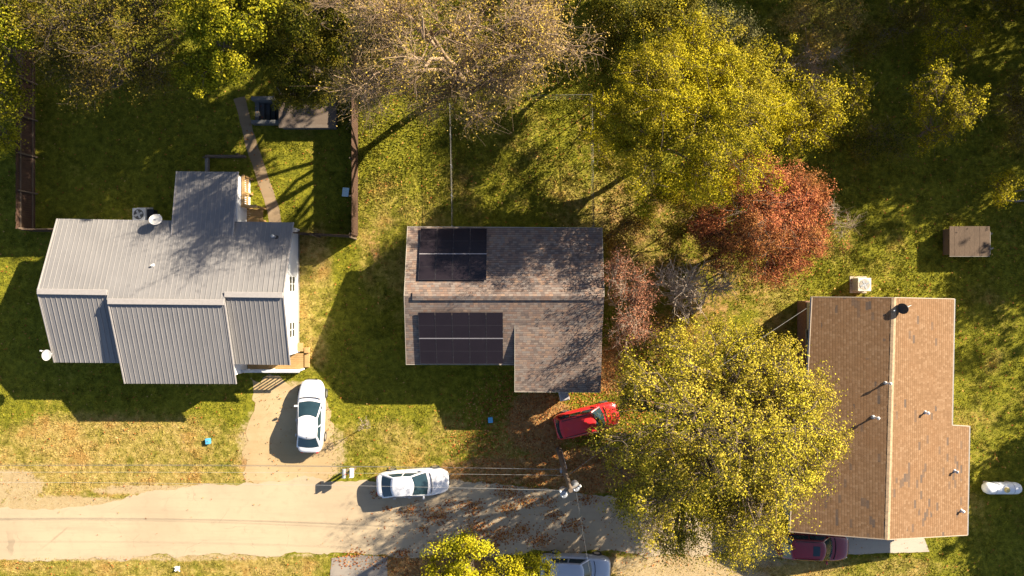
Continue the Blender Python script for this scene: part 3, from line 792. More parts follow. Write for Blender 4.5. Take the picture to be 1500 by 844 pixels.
# --- grey metal roofed house on the left
O = np.array([-21.0, 0, 0])
h1 = thing('house', 'white house under a grey ribbed metal roof with stepped ridge', 'house', O)
zr, zm, ze = 4.1, 4.27, 2.6
RL, RLi, MLp, MRp, RRi, RR = P(55, 427, zr), P(158, 428.5, zr), P(158, 441.5, zm), P(329, 443, zm), P(329, 431.5, zr), P(415, 432.5, zr)
BL, BR = P(84, 320.5, 2.5), P(430, 326, 2.5)
m = MB(O); m.prism([BR, BL, RL, RLi, MLp, MRp, RRi, RR], .1)
roof = m.build('roof', M['metal_roof'], h1)
EL0, EL1 = P(80, 531, ze), P(188, 532, ze)
m = MB(O); m.prism([RL, EL0, EL1, P(172, 428.5, zr)], .1); m.build('roof_panel', M['metal_roof'], roof)
ER0, ER1 = P(338, 533.5, ze), P(425, 535, ze)
m = MB(O); m.prism([P(322, 431.5, zr), ER0, ER1, RR], .1); m.build('roof_panel', M['metal_roof'], roof)
EM0, EM1 = P(183, 562, 2.75), P(346, 562.5, 2.75)
m = MB(O); m.prism([MLp, EM0, EM1, MRp], .12); m.build('roof_panel', M['metal_roof'], roof)
LT = [P(259, 251, 2.2), P(251, 346, 2.84), P(341, 347, 2.84), P(349, 252, 2.2)]
m = MB(O); m.prism(LT, .09); m.build('lean_to_roof', M['metal_roof'], roof)
m = MB(O)
slope_ribs(m, RL, RLi, EL0, P(178, 532, ze), 13)
slope_ribs(m, RRi, RR, P(345, 533.5, ze), ER1, 12)
slope_ribs(m, MLp, MRp, EM0, EM1, 22)
nb = 47
for i in range(nb+1):
    t = .008 + .984*i/nb
    b = BL+(BR-BL)*t
    tx = b[0]
    # ridge line is stepped
    if tx < RLi[0]: y1 = RL[1]+(RLi[1]-RL[1])*(tx-RL[0])/(RLi[0]-RL[0]); z1 = zr
    elif tx < MRp[0]: y1 = MLp[1]+(MRp[1]-MLp[1])*(tx-MLp[0])/(MRp[0]-MLp[0]); z1 = zm
    else: y1 = RRi[1]; z1 = zr
    a = np.array([tx, y1, z1]); dv = a-b
    if LT[0][0]-.02 < tx < LT[3][0]+.1:
        s = (3.26-b[1])/(a[1]-b[1]); b = b + dv*s
    up = np.array([0, 0, .012]); m.bar(a+up, b+up, .032, .02)
slope_ribs(m, LT[1], LT[2], LT[0], LT[3], 13)
m.build('roof_ribs', M['metal_rib'], roof)
for a, b in ((RL, RLi), (MLp, MRp), (RRi, RR)):
    up = np.array([0, 0, .06]); m = MB(O); m.bar(a+up, b+up, .34, .05); m.build('ridge_cap', M['ridge_cap'], roof, bevel=.02)
for a, b in ((RL, EL0), (MLp, EM0), (MRp, EM1), (RR, ER1), (BR, RR), (BL, RL), (LT[0], LT[1]), (LT[3], LT[2])):
    up = np.array([0, 0, .010]); m = MB(O); m.bar(a+up, b+up, .07, .06); m.build('rake_trim', M['ridge_cap'], roof)
m = MB(O)
xl, xr_, yb, yf = -28.05, -14.04, 3.85, -4.2
def gable(m, x0, x1):
    yrd = -.33
    V = []
    for x in (x0, x1): V += [(x, yf, 0), (x, yb, 0), (x, yb, 2.45), (x, yrd, 3.9), (x, yf, 2.5)]
    m.add(V, [(0, 1, 2, 3, 4), (9, 8, 7, 6, 5), (0, 5, 6, 1), (1, 6, 7, 2), (2, 7, 8, 3), (3, 8, 9, 4), (4, 9, 5, 0)])
gable(m, xl, xr_)
m.box((-23.6, -5.45, 0), (-17.3, yf-.002, 2.62))
m.add([(-23.6, -.9, 3.9), (-23.6, -5.4, 2.4), (-23.6, -5.4, 2.66), (-23.6, -.9, 4.1), (-17.3, -.9, 3.9), (-17.3, -5.4, 2.4), (-17.3, -5.4, 2.66), (-17.3, -.9, 4.1)],
      [(0, 1, 2, 3), (7, 6, 5, 4), (0, 4, 5, 1), (1, 5, 6, 2), (2, 6, 7, 3), (3, 7, 4, 0)])
m.box((-20.85, yb+.002, 0), (-17.25, 7.1, 2.12))
m.build('wall', M['vinyl'], h1)
m = MB(O)
for k in range(13): m.box((xr_+.002, yf, .25+.17*k), (xr_+.014, yb, .25+.17*k+.15))
m.box((xr_+.002, yf-.02, 0), (xr_+.05, yf+.09, 2.42)); m.box((xr_+.002, yb-.09, 0), (xr_+.05, yb+.02, 2.38))
m.build('siding', M['vinyl'], h1)
m = MB(O); m.box((xl-.03, yf-.03, -.02), (xr_+.03, yb+.03, .22)); m.build('foundation', M['concrete'], h1)
window_on(h1, O, (xr_+.015, .26, 1.55), 0, .92, 1.1, 1)
window_on(h1, O, (xr_+.015, -2.65, 1.55), 0, .92, 1.1, 1)
d = MB(O); d.box((-16.3, yf-.05, .5), (-15.4, yf-.004, 2.42)); dr = d.build('door', M['white'], h1)
d = MB(O); d.lathe((-15.5, yf-.09, 1.45), [(.001, -.04), (.04, -.02), (.04, .02), (.001, .04)], 10); d.build('handle', M['steel'], dr, True)
# front porch
m = MB(O)
for k in range(8): m.box((-17.25, -4.26-.14*k-.13, .42), (-13.62, -4.26-.14*k, .46))
for k in range(4): m.box((-14.0, -4.13+.14*k-.0, .42), (-13.62, -4.0+.14*k, .46))
porch = m.build('porch_deck', M['deck_wood'], h1)
m = MB(O)
for x in (-17.15, -15.5, -13.7): m.box((x-.05, -5.36, 0), (x+.05, -5.26, 1.42))
m.box((-17.2, -5.33, .55), (-13.65, -5.29, .62))
for k in range(11): m.box((-16.9+.32*k-.05, -5.325, .62), (-16.9+.32*k+.05, -5.295, 1.38))
m.build('porch_railing', M['white'], porch)
m = MB(O); m.box((-17.3, -5.40, 1.42), (-13.55, -5.22, 1.47)); m.build('porch_handrail', M['lightgrey'], porch)
m = MB(O); m.box((-13.62, -5.2, 0), (-13.32, -4.3, .2)); m.box((-13.6, -4.25, 0), (-13.3, -3.9, .34)); m.build('porch_step', M['deck_wood'], porch)
# back deck
O2 = np.array([-17.2, 5.6, 0])
bd = thing('wooden_deck', 'small new lumber deck with balustrade beside the lean-to', 'deck', O2)
m = MB(O2)
for k in range(6): m.box((-17.9, 4.28+.15*k, .56), (-16.2, 4.28+.15*k+.135, .60))
for k in range(5): m.box((-17.9+.15*k, 5.2, .56), (-17.9+.15*k+.135, 7.2, .60))
m.build('deck_board', M['deck_wood'], bd)
m = MB(O2)
for x, y in ((-17.1, 7.15), (-17.1, 6.15), (-17.1, 5.2), (-16.25, 5.2), (-16.25, 4.4)): m.box((x-.05, y-.05, 0), (x+.05, y+.05, 1.55))
m.build('post', M['deck_wood'], bd)
m = MB(O2)
m.box((-17.19, 5.25, 1.55), (-17.01, 7.2, 1.60)); m.box((-17.12, 5.25, .72), (-17.08, 7.1, .80)); m.box((-17.2, 5.12, 1.602), (-16.2, 5.28, 1.65)); m.box((-17.05, 5.18, .72), (-16.3, 5.22, .80))
m.build('handrail', M['deck_wood'], bd)
m = MB(O2)
for k in range(14): m.box((-17.125, 5.33+.135*k, .8), (-17.075, 5.33+.135*k+.05, 1.55))
for k in range(5): m.box((-16.98+.14*k, 5.175, .8), (-16.98+.14*k+.05, 5.225, 1.6))
m.build('balusters', M['deck_wood'], bd)

def pipe(name, label, cat, p, h, r_=.05, mat='lightgrey', flash='black', cap=False, lean=(0, 0)):
    p = np.asarray(p, float); root = thing(name, label, cat, p)
    m = MB(p); m.tube([p-np.array([0, 0, .15]), p+np.array([lean[0], lean[1], h])], r_, 12); m.build('pipe', M[mat], root, True, sharp=40)
    m = MB(p); m.lathe(p+np.array([0, 0, .0]), [(r_*2.6, -.05), (r_*2.2, .03), (r_*1.1, .10)], 14); m.build('collar', M[flash], root, True, sharp=40)
    if cap:
        m = MB(p); m.lathe(p+np.array([lean[0], lean[1], h-.02]), [(r_*1.9, 0), (r_*1.9, .04), (.01, .13)], 14); m.build('cap', M[mat], root, True, sharp=40)
    return root
def zback(y): return 4.1 - .3737*(y+.33)
q = P(223, 389, 3.6); pipe('roof_vent', 'small white vent pipe mid way up the metal roof', 'vent', (q[0], q[1], zback(q[1])), .22, .055, 'white', 'lightgrey')
q = P(404, 348, 2.95); pipe('roof_vent', 'dark angled flue pipe near the right end of the metal roof', 'vent', (q[0], q[1], zback(q[1])), .42, .06, 'steel', 'black', True, (-.10, .08))

def dish(label, foot, top, aim, rad=.4, mat='dish', back='dish', cat='satellite dish'):
    foot = np.asarray(foot, float); top = np.asarray(top, float); aim = np.asarray(aim, float)/np.linalg.norm(aim)
    root = thing('satellite_dish', label, cat, foot)
    m = MB(foot); m.tube([foot-np.array([0, 0, .05]), foot+(top-foot)*.6+np.array([0, 0, .05]), top-aim*.05], .025, 8); m.build('mast', M['steel'], root, True, sharp=40)
    a = np.cross(aim, (0, 0, 1)); a /= np.linalg.norm(a); b = np.cross(a, aim)
    V = []; F = []; n = 24; R = [0.001, .35, .7, 1.0]
    for rr in R:
        for k in range(n):
            an = 2*math.pi*k/n
            V.append(top + rad*rr*(math.cos(an)*a*.92 + math.sin(an)*b*1.05) + aim*(.16*rr*rr*rad))
    for rr in R[::-1]:
        for k in range(n):
            an = 2*math.pi*k/n
            V.append(top + rad*rr*(math.cos(an)*a*.92 + math.sin(an)*b*1.05) + aim*(.16*rr*rr*rad-.02))
    for i in range(7):
        for k in range(n): F.append((i*n+k, i*n+(k+1) % n, (i+1)*n+(k+1) % n, (i+1)*n+k))
    m = MB(foot); m.add(V, F); m.build('reflector', M[mat], root, True, sharp=50)
    tip = top + aim*rad*1.15 - b*rad*.75
    m = MB(foot); m.tube([top-b*rad*.95+aim*.05, tip], .014, 6); m.build('feed_arm', M['steel'], root)
    m = MB(foot); m.tube([tip-aim*.04, tip+aim*.09], [.05, .04], 10); m.build('receiver', M['lightgrey'], root, True, sharp=40)
    return root
q = P(236, 327, 2.6); t_ = P(228, 322, 3.2)
dish('off white satellite dish beside the lean-to on the metal roof', (q[0]+.05, q[1], zback(q[1])), t_, (.35, .25, .85), .36)
q = P(80, 517, 2.7); t_ = P(69, 520.5, 3.08)
dish('off white satellite dish off the left eave of the metal roof', (q[0], q[1], 2.72), t_, (-.1, .2, .95), .33)

def ac_unit(label, c, s, h, case, fanmat, rz=0):
    root = thing('air_conditioner', label, 'air conditioner', c, rz)
    m = MB(); m.box((-s/2, -s/2, .04), (s/2, s/2, h)); m.build('case', M[case], root, bevel=.03)
    m = MB(); m.box((-s/2-.12, -s/2-.12, 0), (s/2+.12, s/2+.12, .04)); m.build('base_pad', M['slab'], root)
    m = MB(); m.lathe((0, 0, h), [(s*.40, .002), (s*.40, .012), (.01, .013)], 28); well = m.build('fan_well', M[fanmat], root)
    m = MB()
    for k in range(4):
        a = k*math.pi/2+.4; m.bar((.03*math.cos(a), .03*math.sin(a), h+.02), (s*.34*math.cos(a), s*.34*math.sin(a), h+.025), .13, .008)
    m.lathe((0, 0, h), [(.06, .014), (.06, .034), (.01, .036)], 12); m.build('fan', M['steel'], root)
    m = MB()
    for rr in (.14, .24, .33, .41):
        pts = [(s*rr*math.cos(2*math.pi*k/24), s*rr*math.sin(2*math.pi*k/24), h+.045) for k in range(25)]
        m.tube(pts, .006, 4, False)
    m.build('grille', M['steel'], root)
    m = MB()
    for k in range(9): m.box((-s/2-.006, -s/2+.06, .12+k*(h-.2)/9), (s/2+.006, s/2-.06, .14+k*(h-.2)/9))
    m.build('louvres', M['steel'], root)
q = P(203, 314, .8); ac_unit('grey air conditioner with black fan behind the metal roofed house', (q[0], q[1], 0), .82, .8, 'lightgrey', 'black')
q = P(219, 314, .5); tb = thing('storage_box', 'dark low box beside the grey air conditioner', 'box', (q[0], q[1], 0))
m = MB(); m.box((-.27, -.3, 0), (.27, .3, .5)); m.build('body', M['black'], tb, bevel=.02)
m = MB(); m.box((-.3, -.33, .5), (.3, .33, .55)); m.build('lid', M['black'], tb, bevel=.015)

# --- brown shingled house with solar panels
O = np.array([-.5, -.5, 0])
h2 = thing('house', 'brown shingled house carrying two black solar arrays', 'house', O)
zr2, ze2 = 4.2, 2.7
RL, RR = P(592, 434, zr2), P(885, 435, zr2)
BL, BR = P(597, 332, ze2), P(882, 334, ze2)
FL, FR = P(595, 534, ze2), P(760, 534.5, ze2)
XL = .17; yk = -2.32
def zf2(y): return zr2 - (y+.5)*-(zr2-ze2)/(FL[1]-RL[1])*-1 if False else zr2 - (RL[1]-y)*(zr2-ze2)/(RL[1]-FL[1])
def zb2(y): return zr2 - (y-RL[1])*(zr2-ze2)/(BL[1]-RL[1])
m = MB(O); m.prism([BL, RL, RR, BR], .12); roof = m.build('roof', M['roof_brown'], h2)
m = MB(O); m.prism([RL, FL, FR, (FR[0], yk, zf2(yk)), (XL+.3, yk, zf2(yk)), (RR[0], yk, zf2(yk)), RR], .12); m.build('front_slope', M['roof_brown'], roof)
E0, E1 = P(754, 574, 2.78), P(880, 575, 2.78)
m = MB(O); m.prism([(XL, yk, zf2(yk)+.004), E0, E1, (RR[0]-.02, yk, zf2(yk)+.004)], .12); m.build('porch_slope', M['roof_brown'], roof)
m = MB(O)
y0 = RL[1]
for sgn in (1, -1):
    a = np.array([-5.9, y0+sgn*.12, zr2+.035]); b = np.array([5.0, y0+sgn*.12, zr2+.035])
    V = [(-5.95, y0, zr2+.10), (4.9, y0, zr2+.10), (4.9, y0+sgn*.24, zr2+.015), (-5.95, y0+sgn*.24, zr2+.015), (-5.95, y0, zr2+.0), (4.9, y0, zr2+.0), (4.9, y0+sgn*.24, zr2-.07), (-5.95, y0+sgn*.24, zr2-.07)]
    m.add(V, [(0, 1, 2, 3), (7, 6, 5, 4), (0, 4, 5, 1), (1, 5, 6, 2), (2, 6, 7, 3), (3, 7, 4, 0)])
m.build('ridge_vent', M['roof_brown'], roof)
fl = lambda a, b: MB(O).bar(np.array(a)-[0, 0, .07], np.array(b)-[0, 0, .07], .03, .15).build('fascia', M['tan_trim'], roof)
for a, b in ((BL, RL), (RL, FL), (RR, BR), (FL, FR), (BL, BR), (E0, E1), ((XL, yk, zf2(yk)), E0)): fl(a, b)
m = MB(O)
V = []
for x in (-6.15, 5.2): V += [(x, -4.4, 0), (x, 3.5, 0), (x, 3.5, 2.62), (x, -.49, 4.0), (x, -4.4, 2.62)]
m.add(V, [(0, 1, 2, 3, 4), (9, 8, 7, 6, 5), (0, 5, 6, 1), (1, 6, 7, 2), (2, 7, 8, 3), (3, 8, 9, 4), (4, 9, 5, 0)])
m.box((.45, -6.0, 0), (5.2, -4.402, 2.64))
m.add([(.3, -2.5, 3.3), (.3, -4.5, 2.4), (.3, -6.0, 2.4), (.3, -6.0, 2.72), (.3, -2.5, 3.42), (.45, -2.5, 3.3), (.45, -4.5, 2.4), (.45, -6.0, 2.4), (.45, -6.0, 2.72), (.45, -2.5, 3.42)],
      [(0, 1, 2, 3, 4), (9, 8, 7, 6, 5), (0, 5, 6, 1), (1, 6, 7, 2), (2, 7, 8, 3), (3, 8, 9, 4), (4, 9, 5, 0)])
m.build('wall', M['cream'], h2)
d = MB(O); d.box((1.6, -6.05, .25), (2.5, -6.003, 2.3)); dr = d.build('door', M['brick'], h2)
d = MB(O); d.lathe((2.4, -6.09, 1.2), [(.001, -.04), (.04, -.02), (.04, .02), (.001, .04)], 10); d.build('handle', M['steel'], dr, True)
window_on(h2, O, (3.9, -6.003, 1.5), 1, 1.1, 1.1, -1); window_on(h2, O, (-3.0, -4.403, 1.5), 1, 1.2, 1.1, -1); window_on(h2, O, (-6.153, -1.5, 1.5), 0, .9, 1.1, -1)

def array(label, px0, px1, yA, yB, zf, ncol, root_loc, sgn):
    # yA is the upper edge of the slope
    root = thing('solar_array', label, 'solar array', root_loc)
    O_ = np.array(root_loc)
    Y0, Y1 = yA, yB; X0, X1 = px0, px1
    up = .13
    nrm = np.cross(np.array([1., 0, 0]), np.array([0, Y1-Y0, zf(Y1)-zf(Y0)])); nrm /= np.linalg.norm(nrm); nrm *= np.sign(nrm[2])
    def pt(u, v, d): return np.array([X0+(X1-X0)*u, Y0+(Y1-Y0)*v, zf(Y0)+(zf(Y1)-zf(Y0))*v]) + nrm*d
    def slab(m, u0, u1, v0, v1, d0, d1):
        V = [pt(u0, v0, d0), pt(u1, v0, d0), pt(u1, v1, d0), pt(u0, v1, d0), pt(u0, v0, d1), pt(u1, v0, d1), pt(u1, v1, d1), pt(u0, v1, d1)]
        m.add(V, [(3, 2, 1, 0), (4, 5, 6, 7), (0, 1, 5, 4), (1, 2, 6, 5), (2, 3, 7, 6), (3, 0, 4, 7)])
    gu = .010/(X1-X0); gv = .014/abs(Y1-Y0)
    for i in range(ncol):
        for j in range(2):
            u0, u1, v0, v1 = i/ncol+gu, (i+1)/ncol-gu, j/2+gv, (j+1)/2-gv
            m = MB(O_); slab(m, u0, u1, v0, v1, up-.035, up); pn = m.build('solar_panel', M['solar'], root)
            m = MB(O_); fu = .013/(X1-X0); fv = .012/abs(Y1-Y0)
            slab(m, u0, u1, v0, v0+fv, up+.002, up+.006); slab(m, u0, u1, v1-fv, v1, up+.002, up+.006)
            slab(m, u0, u0+fu, v0+fv, v1-fv, up+.002, up+.006); slab(m, u1-fu, u1, v0+fv, v1-fv, up+.002, up+.006)
            vm = (v0+v1)/2; slab(m, u0+fu, u1-fu, vm-fv*.6, vm+fv*.6, up+.002, up+.004)
            m.build('panel_frame', M['solar_line'], pn)
    m = MB(O_); slab(m, 0, 1, .5-.026/abs(Y1-Y0), .5+.026/abs(Y1-Y0), up-.02, up+.009)
    m.build('centre_rail', M['rail_line'], root)
    m = MB(O_)
    for v in (.12, .38, .62, .88): slab(m, .0, 1, v-.02/abs(Y1-Y0), v+.02/abs(Y1-Y0), .015, up-.037)
    m.build('mount_rail', M['steel'], root)
yA, yB = P(600, 411.5, 3.95)[1], P(600, 335.5, 2.9)[1]
array('smaller solar array of eight panels on the rear slope', P(614, 380, 3.5)[0], P(713, 380, 3.5)[0], yA, yB, zb2, 4, (-3.5, 1.9, 3.4), 1)
yA, yB = P(600, 456.5, 3.95)[1], P(600, 532, 2.85)[1]
array('larger solar array of ten panels on the front slope', P(613.5, 490, 3.5)[0], P(737, 490, 3.5)[0], yA, yB, zf2, 5, (-3.2, -2.9, 3.4), -1)

# --- tan shingled house on the right
O = np.array([22.5, -7, 0])
h3 = thing('house', 'tan brown shingled house with worn dark shingles and vertical ridge', 'house', O)
def z3(x): return 4.3 - .34*abs(x-xrd)
xrd = 22.6
zt = 4.0
RT, RB = P(1310, 436, zt), P(1300, 790.5, zt)
def edge(px, py, xr, s=.285):
    z = 2.6
    for _ in range(8):
        p = P(px, py, z); t = (p[1]-RT[1])/(RB[1]-RT[1]); rx = RT[0]+(RB[0]-RT[0])*t
        z = zt - s*abs(p[0]-rx)
    return P(px, py, z)
A = edge(1189.5, 435, 0); B = edge(1181, 600, 0); C_ = edge(1166, 601, 0); D = edge(1157, 779, 0)
m = MB(O); m.prism([A, B, C_, D, RB, RT], .12); roof = m.build('roof', M['roof_tan'], h3)
A2 = edge(1398, 438, 0); B2 = edge(1394.5, 623, 0); C2 = edge(1420, 624.5, 0); D2 = edge(1417, 784, 0)
m = MB(O); m.prism([RT, RB, D2, C2, B2, A2], .12); m.build('east_slope', M['roof_tan'], roof)
m = MB(O)
n = 34
for i in range(n):
    a = RT+(RB-RT)*(i/n); b = RT+(RB-RT)*((i+1.06)/n)
    for sg in (-1, 1):
        o1 = np.array([sg*.15, 0, -.04]); w_ = np.array([0, 0, .008+.006*(i % 2)])
        V = [a+w_, b+w_, b+o1+w_, a+o1+w_, a+w_-[0, 0, .04], b+w_-[0, 0, .04], b+o1+w_-[0, 0, .04], a+o1+w_-[0, 0, .04]]
        m.add(V, [(0, 1, 2, 3), (7, 6, 5, 4), (0, 4, 5, 1), (1, 5, 6, 2), (2, 6, 7, 3), (3, 7, 4, 0)])
m.build('ridge_cap', plain('pale_ridge_shingle', (.36, .25, .15), .9, var=.3, scale=5), roof)
m = MB(O)
dn = np.array([0, 0, .05])
for a, b in ((A, B), (C_, D), (D, RB), (RB, D2), (D2, C2), (C2, B2), (B2, A2), (A2, RT), (RT, A)):
    m.bar(a-dn, b-dn, .05, .12)
m.build('fascia', plain('beige_fascia', (.34, .27, .20), .6, var=.1), roof)
for a, b in ((A, B), (C_, D), (D2, C2), (B2, A2)):
    sx = -.055 if a[0] < 22 else .055
    m = MB(O); m.bar(a+np.array([sx, 0, -.06]), b+np.array([sx, 0, -.06]), .06, .05); m.build('gutter', M['steel'], roof)
m = MB(O)
yt, ym, yb3 = A[1]-.35, P(1180, 600, 2.6)[1], D[1]+.4
V = []
for y in (yt, yb3):
    e = -.0 if y == yt else -.0
    V += [(18.86, y, 0), (27.05, y, 0), (27.05, y, 2.58), (22.7, y, 3.80), (18.86, y, 2.72)]
m.add(V, [(0, 1, 2, 3, 4), (9, 8, 7, 6, 5), (0, 5, 6, 1), (1, 6, 7, 2), (2, 7, 8, 3), (3, 8, 9, 4), (4, 9, 5, 0)])
m.box((17.9, yb3, 0), (18.858, ym-.4, 2.4)); m.box((27.052, yb3, 0), (28.1, P(1400, 624, 2.4)[1]-.3, 2.2))
m.build('wall', M['cream'], h3)
m = MB(O); m.box((18.80, ym-.3, 0), (18.857, yt-.003, 1.32)); m.box((18.80, yt+.003, 0), (27.1, yt+.055, 1.32)); m.build('brick_skirt', M['brick'], h3)
window_on(h3, O, (18.857, P(0, 494, 1.7)[1], 1.75), 0, .9, .7, -1, 'tan_trim', False)
window_on(h3, O, (22.0, yt+.003, 1.9), 1, 1.2, .9, 1, 'white')
window_on(h3, O, (25.0, yb3-.003, 1.5), 1, 1.2, 1.0, -1, 'white')
d = MB(O); d.box((20.2, yb3-.05, .1), (21.1, yb3-.003, 2.2)); dr = d.build('door', M['white'], h3)
d = MB(O); d.lathe((21.0, yb3-.09, 1.1), [(.001, -.04), (.04, -.02), (.04, .02), (.001, .04)], 10); d.build('handle', M['steel'], dr, True)

def on3(px, py):
    p = edge(px, py, 0); return p
for lab, px, py, hh, rr, mt, lean in (
        ('white tipped tall vent pipe at the ridge, highest on the tan roof', 1297, 561, .38, .045, 'white', (.10, .0)),
        ('white vent pipe on the west slope of the tan roof', 1279, 611, .4, .05, 'white', (.10, 0)),
        ('small white vent on the upper east slope of the tan roof', 1355, 604, .32, .05, 'white', (0, 0)),
        ('small dark vent near the middle of the east eave', 1398, 690, .28, .05, 'steel', (0, 0)),
        ('tiny white vent nearest the lower right corner of the tan roof', 1408, 748, .22, .05, 'white', (0, 0))):
    pipe('roof_vent', lab, 'vent', on3(px, py), hh, rr, mt, 'lightgrey', True, lean)
q = on3(1336, 447); t_ = P(1323, 452, 4.15)
dish('dark satellite dish at the north end of the tan roof', q, t_, (-.75, -.2, .35), .36, 'darkdish')
m_ = None
q = P(1266, 417, .8); ac_unit('beige air conditioner on the lawn north of the tan roofed house', (q[0], q[1], 0), .86, .85, 'beige', 'tan_trim')

# ---------------------------------------------------------------- fences
def wood_fence(label, pts, h=1.8, side=1, group='dark wooden fences around the left yard'):
    a0 = np.array([*pts[0], 0.])
    root = thing('wooden_fence', label, 'fence', a0, group=group)
    mb = MB(a0); mr = []; posts = []
    for (x0, y0), (x1, y1) in zip(pts[:-1], pts[1:]):
        a = np.array([x0, y0, 0.]); b = np.array([x1, y1, 0.]); L = np.linalg.norm(b-a); d = (b-a)/L; nn = np.array([-d[1], d[0], 0])*side
        n = int(L/.15)
        for i in range(n):
            c = a + d*(L*(i+.5)/n); hh = h + rng.uniform(-.035, .035); off = nn*rng.uniform(-.008, .008)
            mb.bar(c+off+np.array([0, 0, .04]), c+off+np.array([0, 0, hh]), .145, .02, up=tuple(d) if False else tuple(nn))
        for z in (.35, 1.45):
            m = MB(a0); m.bar(a+nn*.05+np.array([0, 0, z]), b+nn*.05+np.array([0, 0, z]), .045, .09); mr.append(m)
        for i in range(int(L/2.4)+1):
            c = a + d*min(L, 2.4*i+.05) + nn*.12; m = MB(a0); m.bar(c, c+np.array([0, 0, h-.05]), .09, .09); posts.append(m)
    mb.build('board_panel', M['fence_wood'], root)
    for m in mr: m.build('rail', M['old_wood'], root)
    for m in posts: m.build('post', M['old_wood'], root)
wood_fence('dark brown board fence with sunlit east face right of the yard', [(-10.15, 15.5), (-10.15, 3.4)], 1.8, -1)
wood_fence('short dark board fence joining the white gable wall', [(-10.2, 3.35), (-13.95, 3.55)], 1.8, 1)
wood_fence('dark brown board fence at the far left edge of the yard', [(-31.4, 3.75), (-31.4, 16.5)], 1.8, -1)
wood_fence('short board fence joining the metal roofed house left corner', [(-31.35, 3.7), (-28.15, 3.75)], 1.6, 1)

def chain_fence(label, a, b, h=1.25):
    a = np.array([*a, 0.]); b = np.array([*b, 0.]); L = np.linalg.norm(b-a); d = (b-a)/L
    root = thing('chain_link_fence', label, 'fence', a, group='thin chain link fences of the middle yard')
    n = int(L/2.6)+1
    for i in range(n+1):
        c = a + d*L*i/n; m = MB(a); m.tube([c, c+np.array([0, 0, h+.05])], .03, 8); m.build('post', M['steel'], root, True, sharp=40)
    m = MB(a); m.tube([a+np.array([0, 0, h]), a+d*L*.3+np.array([0, .0, h-.03]), b+np.array([0, 0, h])], .016, 6); m.build('top_rail', M['fence_rail'], root)
    m = MB(a); k = int(L/.34); up = np.array([0, 0, 1.])
    for i in range(k):
        p = a+d*L*i/k
        for s_ in (1, -1):
            q0 = p+up*(.05 if s_ > 0 else h-.02); q1 = p+d*h*.9+up*(h-.02 if s_ > 0 else .05)
            if np.dot(q1-a, d) <= L: m.tube([q0, q1], .003, 3, False)
    m.build('mesh', M['fence_rail'], root)
chain_fence('chain link fence running north from the solar house left half', (-3.85, 4.0), (-4.0, 11.8))
chain_fence('chain link fence along the leaf strewn right side of the middle yard', (5.25, 4.0), (5.15, 12.3))
chain_fence('chain link fence across the back of the middle yard', (.6, 12.35), (5.1, 12.4))

# --------------------------------------------------------- yard objects
q = P(410, 165); root = thing('storm_shelter', 'grey concrete storm shelter with sunken stairs under the dark tree', 'storm shelter', (-14, 11.4, 0))
O = np.array([-14, 11.4, 0])
x0, y0, x1, y1 = PIT
m = MB(O); m.box((x0-.05, y0-.24, -1.6), (x1, y0-.001, .55)); m.build('side_wall', M['dark_concrete'], root, bevel=.02)
m = MB(O); m.box((x0-.05, y1+.001, -1.6), (x1, y1+.24, .55)); m.build('side_wall', M['dark_concrete'], root, bevel=.02)
for k in range(7):
    m = MB(O); m.box((x0+.002+.27*k, y0, -1.65), (x0+.268+.27*k, y1, -.02-.22*k)); m.build('stair_step', M['dark_concrete'], root)
m = MB(O); m.box((-15.048, 10.45, -1.6), (-11.5, 12.6, .62)); m.build('shelter_block', M['dark_concrete'], root, bevel=.03)
m = MB(O); m.box((-15.15, 10.38, .622), (-11.4, 12.7, .72)); m.build('roof_slab', M['leafy_slab'], root, bevel=.03)
m = MB(O); m.tube([(-12.0, 12.0, .6), (-12.0, 12.0, 1.05)], .07, 10); m.build('vent_pipe', M['steel'], root, True, sharp=40)

root = thing('timber_border', 'dark L shaped timber border behind the lean-to', 'border', (-19.6, 8.3, 0))
O = np.array([-19.6, 8.3, 0])
m = MB(O); m.box((-20.1, 8.55, 0), (-17.5, 8.72, .32)); m.build('beam', M['old_wood'], root, bevel=.01)
m = MB(O); m.box((-20.1, 7.55, 0), (-19.92, 8.546, .32)); m.build('beam', M['grey_wood'], root, bevel=.01)
m = MB(O); m.box((-20.14, 8.5, 0), (-19.98, 8.54, .6)); m.box((-18.0, 8.724, 0), (-17.9, 8.8, .5)); m.build('stake', M['old_wood'], root)

root = thing('garden_sign', 'pale blue white panel leaning against the brown fence', 'panel', (*P(506, 281, .4)[:2], 0))
m = MB(); m.add([(-.26, -.28, .30), (.24, -.36, .62), (.30, .22, .62), (-.20, .30, .30), (-.26, -.28, .27), (.24, -.36, .59), (.30, .22, .59), (-.20, .30, .27)],
      [(0, 1, 2, 3), (7, 6, 5, 4), (0, 4, 5, 1), (1, 5, 6, 2), (2, 6, 7, 3), (3, 7, 4, 0)]); m.build('panel', M['paleblue'], root)
m = MB(); m.box((-.02, -.02, 0), (.03, .03, .44)); m.build('stake', M['grey_wood'], root)

